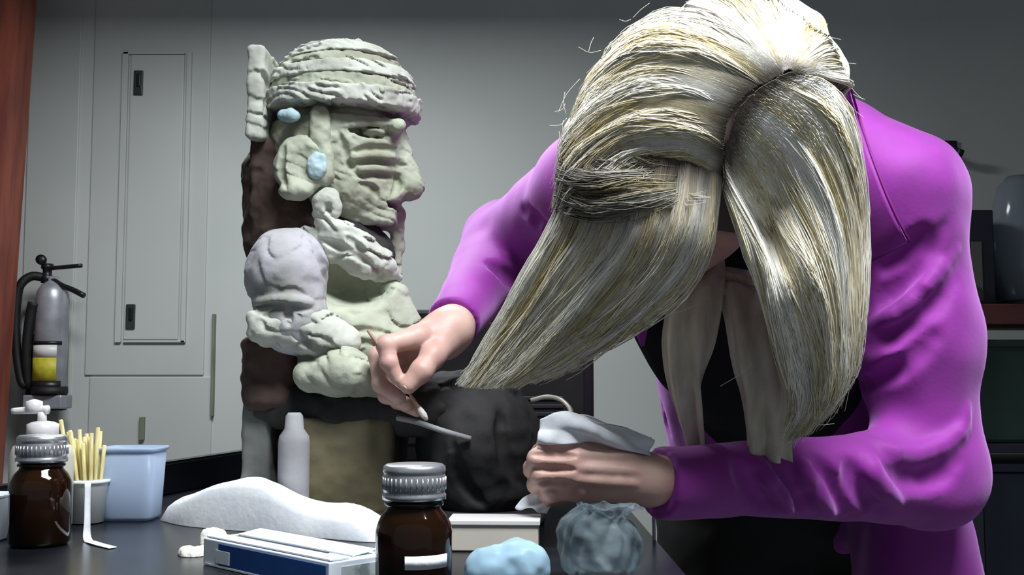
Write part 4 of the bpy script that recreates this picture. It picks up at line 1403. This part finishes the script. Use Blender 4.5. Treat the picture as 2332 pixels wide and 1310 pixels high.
    rr = rad * (0.6 + 0.8 * r.random(n))[:, None] * (1 - 0.75 * vline[None] ** 3)
    ring = np.stack([pts + (side * math.cos(a) + up * math.sin(a)) * rr[..., None] for a in (0.5, 2.6, 4.7)], 2)  # n,nv,3,3
    vs_ = ring.reshape(-1, 3)
    base_i = (np.arange(n)[:, None, None] * nv + np.arange(nv - 1)[None, :, None]) * 3
    k = np.arange(3)[None, None]
    q = np.stack([base_i + k, base_i + (k + 1) % 3, base_i + 3 + (k + 1) % 3, base_i + 3 + k], -1).reshape(-1, 4)
    rnd = (r.random(n) - 0.5) * 0.9
    ct = tint(np.repeat(u0, nv), (st_[:, None] + (lens - st_)[:, None] * vline[None]).ravel(), np.repeat(rnd, nv)) * (0.8 + 0.35 * np.repeat(r.random(n), nv))[:, None]
    ct = np.repeat(ct, 3, axis=0)
    if not base: vsb, fsb, cb = vsb[:0], fsb[:0], cb[:0]
    V = np.vstack([vsb, vs_]); Fq = np.vstack([fsb, q + len(vsb)])
    C4 = np.hstack([np.vstack([cb, ct]), np.ones((len(V), 1))])
    o = np_object(name, V, Fq, m_hair, person, C4)
    return tag(o, label, None, None, 'stuff')

# skull cap of hair
s = Sculpt(list(np.array(HC) - 0.13), list(np.array(HC) + 0.13), 0.003)
s.ell(HC, HR - 0.004, 0.004)
s.ell(hl(0, -0.075, 0.085), (0.062, 0.075, 0.060), 0.01, 'sub', R=MH)
v_, f_ = s.mesh()
np_object('hair_roots', v_, f_, m_hair, person, np.tile(np.append(DARK * 0.9, 1), (len(v_), 1)))

bk = 1.06
hair('hair_crown', [
    [(1775, 172), (1660, 62), (1560, 20, 0.96), (1520, 60, bk), (1560, 190, 1.07)],
    [(1780, 168), (1710, 50), (1650, 6, 0.95), (1620, 60, bk), (1620, 190, 1.07)],
    [(1785, 165), (1770, 50), (1740, 2, 0.95), (1710, 60, bk), (1660, 190, 1.07)],
    [(1792, 162), (1825, 70), (1830, 50, 0.95), (1780, 90, bk), (1680, 200, 1.07)],
    [(1798, 165), (1870, 120), (1888, 130, 0.95), (1830, 190, bk), (1690, 250, 1.07)],
    [(1800, 172), (1905, 190), (1930, 215, 0.95), (1860, 280, bk), (1690, 300, 1.07)]], 1800, dark_root_and_shade=0.16, gold=0.34, seed=2, clumps=12)
hair('hair_swept_over_temple', [
    [(1778, 170), (1660, 70), (1540, 32), (1430, 82, 0.94), (1370, 180, 1.0)],
    [(1745, 190), (1610, 110), (1470, 96), (1350, 190, 0.93), (1310, 310, 0.98)],
    [(1700, 215), (1570, 165), (1430, 180), (1310, 280, 0.92), (1278, 390, 0.96)],
    [(1660, 265), (1545, 225), (1420, 245), (1300, 345, 0.905), (1264, 455, 0.935)],
    [(1648, 330), (1545, 290), (1430, 305), (1318, 390, 0.885), (1270, 480, 0.92)],
    [(1645, 385), (1560, 345), (1460, 352), (1360, 430, 0.862), (1305, 490, 0.89)],
    [(1644, 420), (1585, 385), (1510, 385), (1430, 450, 0.846), (1375, 490, 0.868)]], 4200, dark_root_and_shade=0.16, gold=0.36, seed=3, clumps=15, rough=0.0046, endfray=0.55)
hair('hair_hanging_over_hand', [
    [(1300, 340, 0.94), (1270, 480, 0.93), (1212, 600, 0.945), (1148, 720, 0.97), (1085, 825, 0.985), (1045, 880, 0.99)],
    [(1390, 340), (1335, 520, 0.89), (1270, 630, 0.915), (1195, 740, 0.945), (1125, 830, 0.965), (1080, 885, 0.975)],
    [(1470, 350), (1425, 530, 0.855), (1350, 640, 0.885), (1260, 750, 0.92), (1180, 835, 0.945), (1120, 885, 0.96)],
    [(1545, 360), (1510, 530, 0.84), (1440, 640, 0.87), (1340, 745, 0.905), (1235, 830, 0.935), (1165, 880, 0.955)],
    [(1610, 380), (1590, 540, 0.835), (1530, 640, 0.86), (1420, 740, 0.90), (1300, 820, 0.935), (1210, 872, 0.955)],
    [(1644, 400), (1612, 570, 0.845), (1560, 660, 0.875), (1460, 735, 0.91), (1350, 800, 0.94), (1275, 850, 0.96)]], 4400, dark_root_and_shade=0.28, gold=0.36, seed=4, clumps=15, endfray=0.30, rough=0.0055)  # longer dark starts also carry painted shade at the temple
hair('hair_hanging_at_shoulder', [
    [(1648, 430, 0.825), (1690, 540, 0.835), (1735, 680, 0.865), (1772, 820, 0.90), (1805, 930, 0.92), (1785, 1012, 0.93)],
    [(1652, 340), (1740, 500), (1800, 660, 0.855), (1842, 800, 0.89), (1850, 920, 0.91), (1800, 1005, 0.925)],
    [(1672, 265), (1790, 420), (1860, 600, 0.86), (1888, 760, 0.89), (1886, 890, 0.91), (1825, 990, 0.925)],
    [(1705, 222), (1840, 340), (1910, 520, 0.88), (1922, 720, 0.90), (1916, 860, 0.915), (1850, 972, 0.93)],
    [(1760, 182), (1885, 270), (1938, 450, 0.915), (1945, 650, 0.92), (1932, 830, 0.93), (1878, 950, 0.94)],
    [(1798, 166), (1918, 240), (1950, 420, 0.95), (1955, 620, 0.95), (1942, 800, 0.95), (1895, 925, 0.955)]], 4200, dark_root_and_shade=0.05, gold=0.28, seed=5, clumps=14, endfray=0.18, rough=0.0055)
DARK = np.array(srgb(78, 72, 72)[:3])  # purple-grey strand colour stands in for the shadow under the temple hair
hair('hair_shade_tangle_at_temple', [
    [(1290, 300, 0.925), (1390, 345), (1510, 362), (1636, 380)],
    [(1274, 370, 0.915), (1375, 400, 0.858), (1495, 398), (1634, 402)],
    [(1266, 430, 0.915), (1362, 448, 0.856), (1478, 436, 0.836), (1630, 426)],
    [(1262, 480, 0.925), (1350, 500, 0.872), (1455, 480, 0.846), (1618, 458, 0.822)]], 420, dark_root_and_shade=2.2, gold=0.5, seed=9, clumps=9, rough=0.003, lift=0.007, endfray=0.55, wild=1.6, base=False, rad=0.0004)
# loose single hairs
fly = [[(1860, 92, 0.9), (1890, 86, 0.9), (1915, 90, 0.9)], [(1510, 716, 0.93), (1550, 710, 0.93), (1592, 690, 0.93)], [(1340, 120, 0.92), (1345, 100, 0.92), (1352, 85, 0.92)],
       [(1900, 965, 0.92), (1870, 968, 0.92), (1850, 960, 0.92)], [(1640, 880, 0.93), (1690, 850, 0.93), (1710, 830, 0.92)], [(1270, 260, 0.93), (1290, 215, 0.93), (1320, 180, 0.93)]]
rf = random.Random(5)
for k in range(36):
    a_ = rf.uniform(-0.4, 3.6); rr_ = rf.uniform(325, 350)
    x_, y_ = 1612 + rr_ * math.cos(a_), 318 - rr_ * 0.93 * math.sin(a_)
    if x_ > 1900 and y_ > 250: continue
    t_ = a_ + rf.choice((-1, 1)) * rf.uniform(0.7, 1.4); l_ = rf.uniform(20, 60)
    fly.append([(x_, y_, 0.93), (x_ + l_ * 0.5 * math.cos(t_), max(6, y_ - l_ * 0.5 * math.sin(t_)), 0.93), (x_ + l_ * math.cos(t_ * 0.9), max(4, y_ - l_ * math.sin(t_ * 0.9)), 0.93)])
vs, fs, n0 = [], [], 0
for f_ in fly:
    v, f = tube_mesh(catmull([P(*p) for p in f_], 12), [0.00022] * 12, 4)
    vs.append(v); fs += [tuple(i + n0 for i in q) for q in f]; n0 += len(v)
o = make('loose_hair', np.vstack(vs), fs, mat('loose_hair_blond', srgb(226, 222, 206), None, 0.4), person)
o['kind'] = 'stuff'

# ------------------------------------------------------------------ held things
p0, p1 = P(838, 752, 1.045), P(968, 950, 1.062)
sw = empty('cotton_swab', p1, 'thin wooden swab stick held in the right hand against the statue', 'swab')
tube('stick', [p0, p1], 0.0017, mat('swab_wood', srgb(176, 142, 122), srgb(150, 116, 98), rough=0.6, scale=40), sw, 8, 8)
lathe('cotton_tip', p1, [(0.0012, -0.012), (0.0028, -0.008), (0.0032, -0.002), (0.0018, 0.003), (0.0003, 0.004)], m_cotton, sw, 14, axis=(p1 - p0))
cl = empty('white_cloth', P(1350, 1000, 0.95), 'white cloth gripped in the left hand', 'cloth')
def fold2(u, v): return 0.003 * np.sin(u * 9 + v * 7)
sheet('upper_fold', [[P(1224, 1006, 0.93), P(1226, 985, 0.925), P(1232, 962, 0.93)], [P(1290, 1006, 0.925), P(1296, 975, 0.92), P(1300, 944, 0.93)], [P(1350, 1010, 0.93), P(1360, 985, 0.925), P(1368, 962, 0.935)],
                     [P(1410, 1022, 0.935), P(1420, 1000, 0.935), P(1430, 985, 0.945)], [P(1478, 1036, 0.945), P(1482, 1020, 0.945), P(1486, 1004, 0.95)]], m_paper, cl, 50, 20, 0.005, 0.0022, 60, fold2)
sheet('upper_fold', [[P(1228, 1012, 0.955), P(1230, 985, 0.952), P(1240, 966, 0.95)], [P(1300, 1000, 0.955), P(1300, 968, 0.95), P(1305, 948, 0.945)], [P(1400, 1015, 0.96), P(1400, 990, 0.955), P(1405, 972, 0.95)],
                     [P(1478, 1030, 0.96), P(1482, 1015, 0.96), P(1484, 1000, 0.955)]], m_paper, cl, 40, 20, 0.003, 0.002, 60, fold2)
sheet('hanging_corner', [[P(1238, 1095, 0.965), P(1212, 1128, 0.962), P(1172, 1152, 0.955)], [P(1258, 1098, 0.962), P(1235, 1140, 0.955), P(1215, 1160, 0.948)], [P(1272, 1110, 0.962), P(1262, 1140, 0.955), P(1245, 1170, 0.95)]],
      m_paper, cl, 24, 24, 0.002, 0.0022, 70, fold2)
# tissue scrap and thin tube near the cloth
tb = tube('pale_tubing', [P(1210, 912, 1.07), P(1245, 904, 1.06), P(1275, 910, 1.05), P(1296, 928, 1.03), P(1302, 948, 1.0), P(1300, 975, 0.968)], 0.0022, m_cream, None, 30, 8)
tag(tb, 'thin pale tubing curling from the dark knees of the statue to the cloth', 'tubing')
# ------------------------------------------------------------------ shelving at the right
m_rack = mat('dark_rack', srgb(34, 38, 48), srgb(26, 28, 38), rough=0.5, scale=10)
m_redshelf = mat('red_brown_shelf', srgb(96, 52, 50), srgb(80, 42, 42), rough=0.55, scale=8, aniso=(1, 6, 6))
m_green = mat('dark_green_plastic', srgb(34, 58, 52), srgb(26, 46, 42), rough=0.45, scale=6)
m_navy = mat('navy_plastic', srgb(22, 30, 44), srgb(16, 22, 34), rough=0.4, scale=6)
m_glass = mat('clear_glass', srgb(150, 162, 172), srgb(138, 150, 162), rough=0.12, trans=0.6, ior=1.3, scale=4)
m_olive = mat('olive_folder', srgb(92, 96, 84), srgb(80, 84, 74), rough=0.7, scale=6)
YS = 2.35
rack = empty('shelf_rack', Vector((P(2350, 900, YS).x, YS + 0.15, 0)), 'dark metal shelving rack with a red brown shelf at the right edge', 'shelf')
xl, xr = P(2192, 900, YS).x, P(2192, 900, YS).x + 0.75
ztop = P(2250, 640, YS).z
zs = {'mid': P(2250, 715, YS).z, 'low': P(2250, 1022, YS).z, 'foot': 0.14}
for x in (xl + 0.02, xr - 0.02):
    for y in (YS + 0.02, YS + 0.33):
        box('upright', (x, y, ztop / 2), (0.018, 0.018, ztop / 2), m_rack, rack, 0.002)
#box('top_board', ((xl + xr) / 2, YS + 0.175, ztop + 0.008), ((xr - xl) / 2, 0.185, 0.008), m_rack, rack, 0.002)
box('shelf_board', ((xl + xr) / 2, YS + 0.175, zs['mid']), ((xr - xl) / 2 - 0.002, 0.17, 0.022), m_redshelf, rack, 0.002)
box('shelf_board', ((xl + xr) / 2, YS + 0.175, zs['low']), ((xr - xl) / 2 - 0.002, 0.17, 0.010), m_rack, rack, 0.002)
box('shelf_board', ((xl + xr) / 2, YS + 0.175, zs['foot']), ((xr - xl) / 2 - 0.002, 0.17, 0.010), m_rack, rack, 0.002)
# things on it
zm = zs['mid'] + 0.022
c = Vector((P(2335, 600, YS + 0.1).x, YS + 0.12, zm))
bj = empty('bell_jar', c, 'tall domed clear glass jar standing on the red brown shelf', 'jar')
bt = P(2330, 402, YS + 0.12).z - zm
lathe('dome', c + Vector((0, 0, 0.012)), [(0.060, 0.0), (0.060, bt * 0.62), (0.056, bt * 0.75), (0.044, bt * 0.88), (0.024, bt * 0.96), (0.001, bt - 0.014)], m_glass, bj, 36)
lathe('foot', c, [(0.066, 0.0), (0.068, 0.006), (0.064, 0.013), (0.001, 0.013)], m_rack, bj, 36)
xa, xb = P(2196, 600, YS + 0.03).x, P(2266, 600, YS + 0.03).x
fo = empty('file_box', Vector(((xa + xb) / 2, YS + 0.17, zm)), 'dark file box with an olive strip on the red brown shelf', 'box')
hb = (P(2230, 478, YS + 0.03).z - zm) / 2
box('body', ((xa + xb) / 2, YS + 0.17, zm + hb), ((xb - xa) / 2, 0.14, hb), m_rack, fo, 0.003)
box('spine_label', ((xa + xb) / 2 - 0.006, YS + 0.0295, zm + hb * 0.70), (0.011, 0.001, hb * 0.62), m_olive, fo, 0.0)
zl = zs['low'] + 0.010
hgt2 = zs['mid'] - 0.022 - zl
for i, (m_, lb) in enumerate(((m_green, 'dark green storage crate under the red brown shelf, nearer the jacket'), (m_green, 'dark green storage crate under the red brown shelf, farther from the jacket'))):
    cx = xl + 0.045 + 0.14 + i * 0.31
    cr = empty('storage_crate', Vector((cx, YS + 0.17, zl)), lb, 'crate', 'green crates on the rack')
    box('body', (cx, YS + 0.17, zl + hgt2 * 0.42), (0.14, 0.15, hgt2 * 0.42), m_, cr, 0.008)
    box('rim', (cx, YS + 0.17, zl + hgt2 * 0.84), (0.146, 0.156, 0.008), m_, cr, 0.003)
    box('handle', (cx, YS + 0.015, zl + hgt2 * 0.6), (0.04, 0.008, 0.010), m_navy, cr, 0.003)
zf = zs['foot'] + 0.010
for i, lb in enumerate(('navy bin on the lowest board of the rack, nearer the jacket', 'navy bin on the lowest board of the rack, farther from the jacket')):
    cx = xl + 0.045 + 0.14 + i * 0.31
    bn = empty('storage_bin', Vector((cx, YS + 0.17, zf)), lb, 'bin', 'navy bins on the rack')
    hh = (zs['low'] - zf - 0.05) / 2
    box('body', (cx, YS + 0.17, zf + hh), (0.14, 0.15, hh), m_navy, bn, 0.01)
    box('lid', (cx, YS + 0.17, zf + 2 * hh + 0.008), (0.146, 0.156, 0.009), m_navy, bn, 0.003)
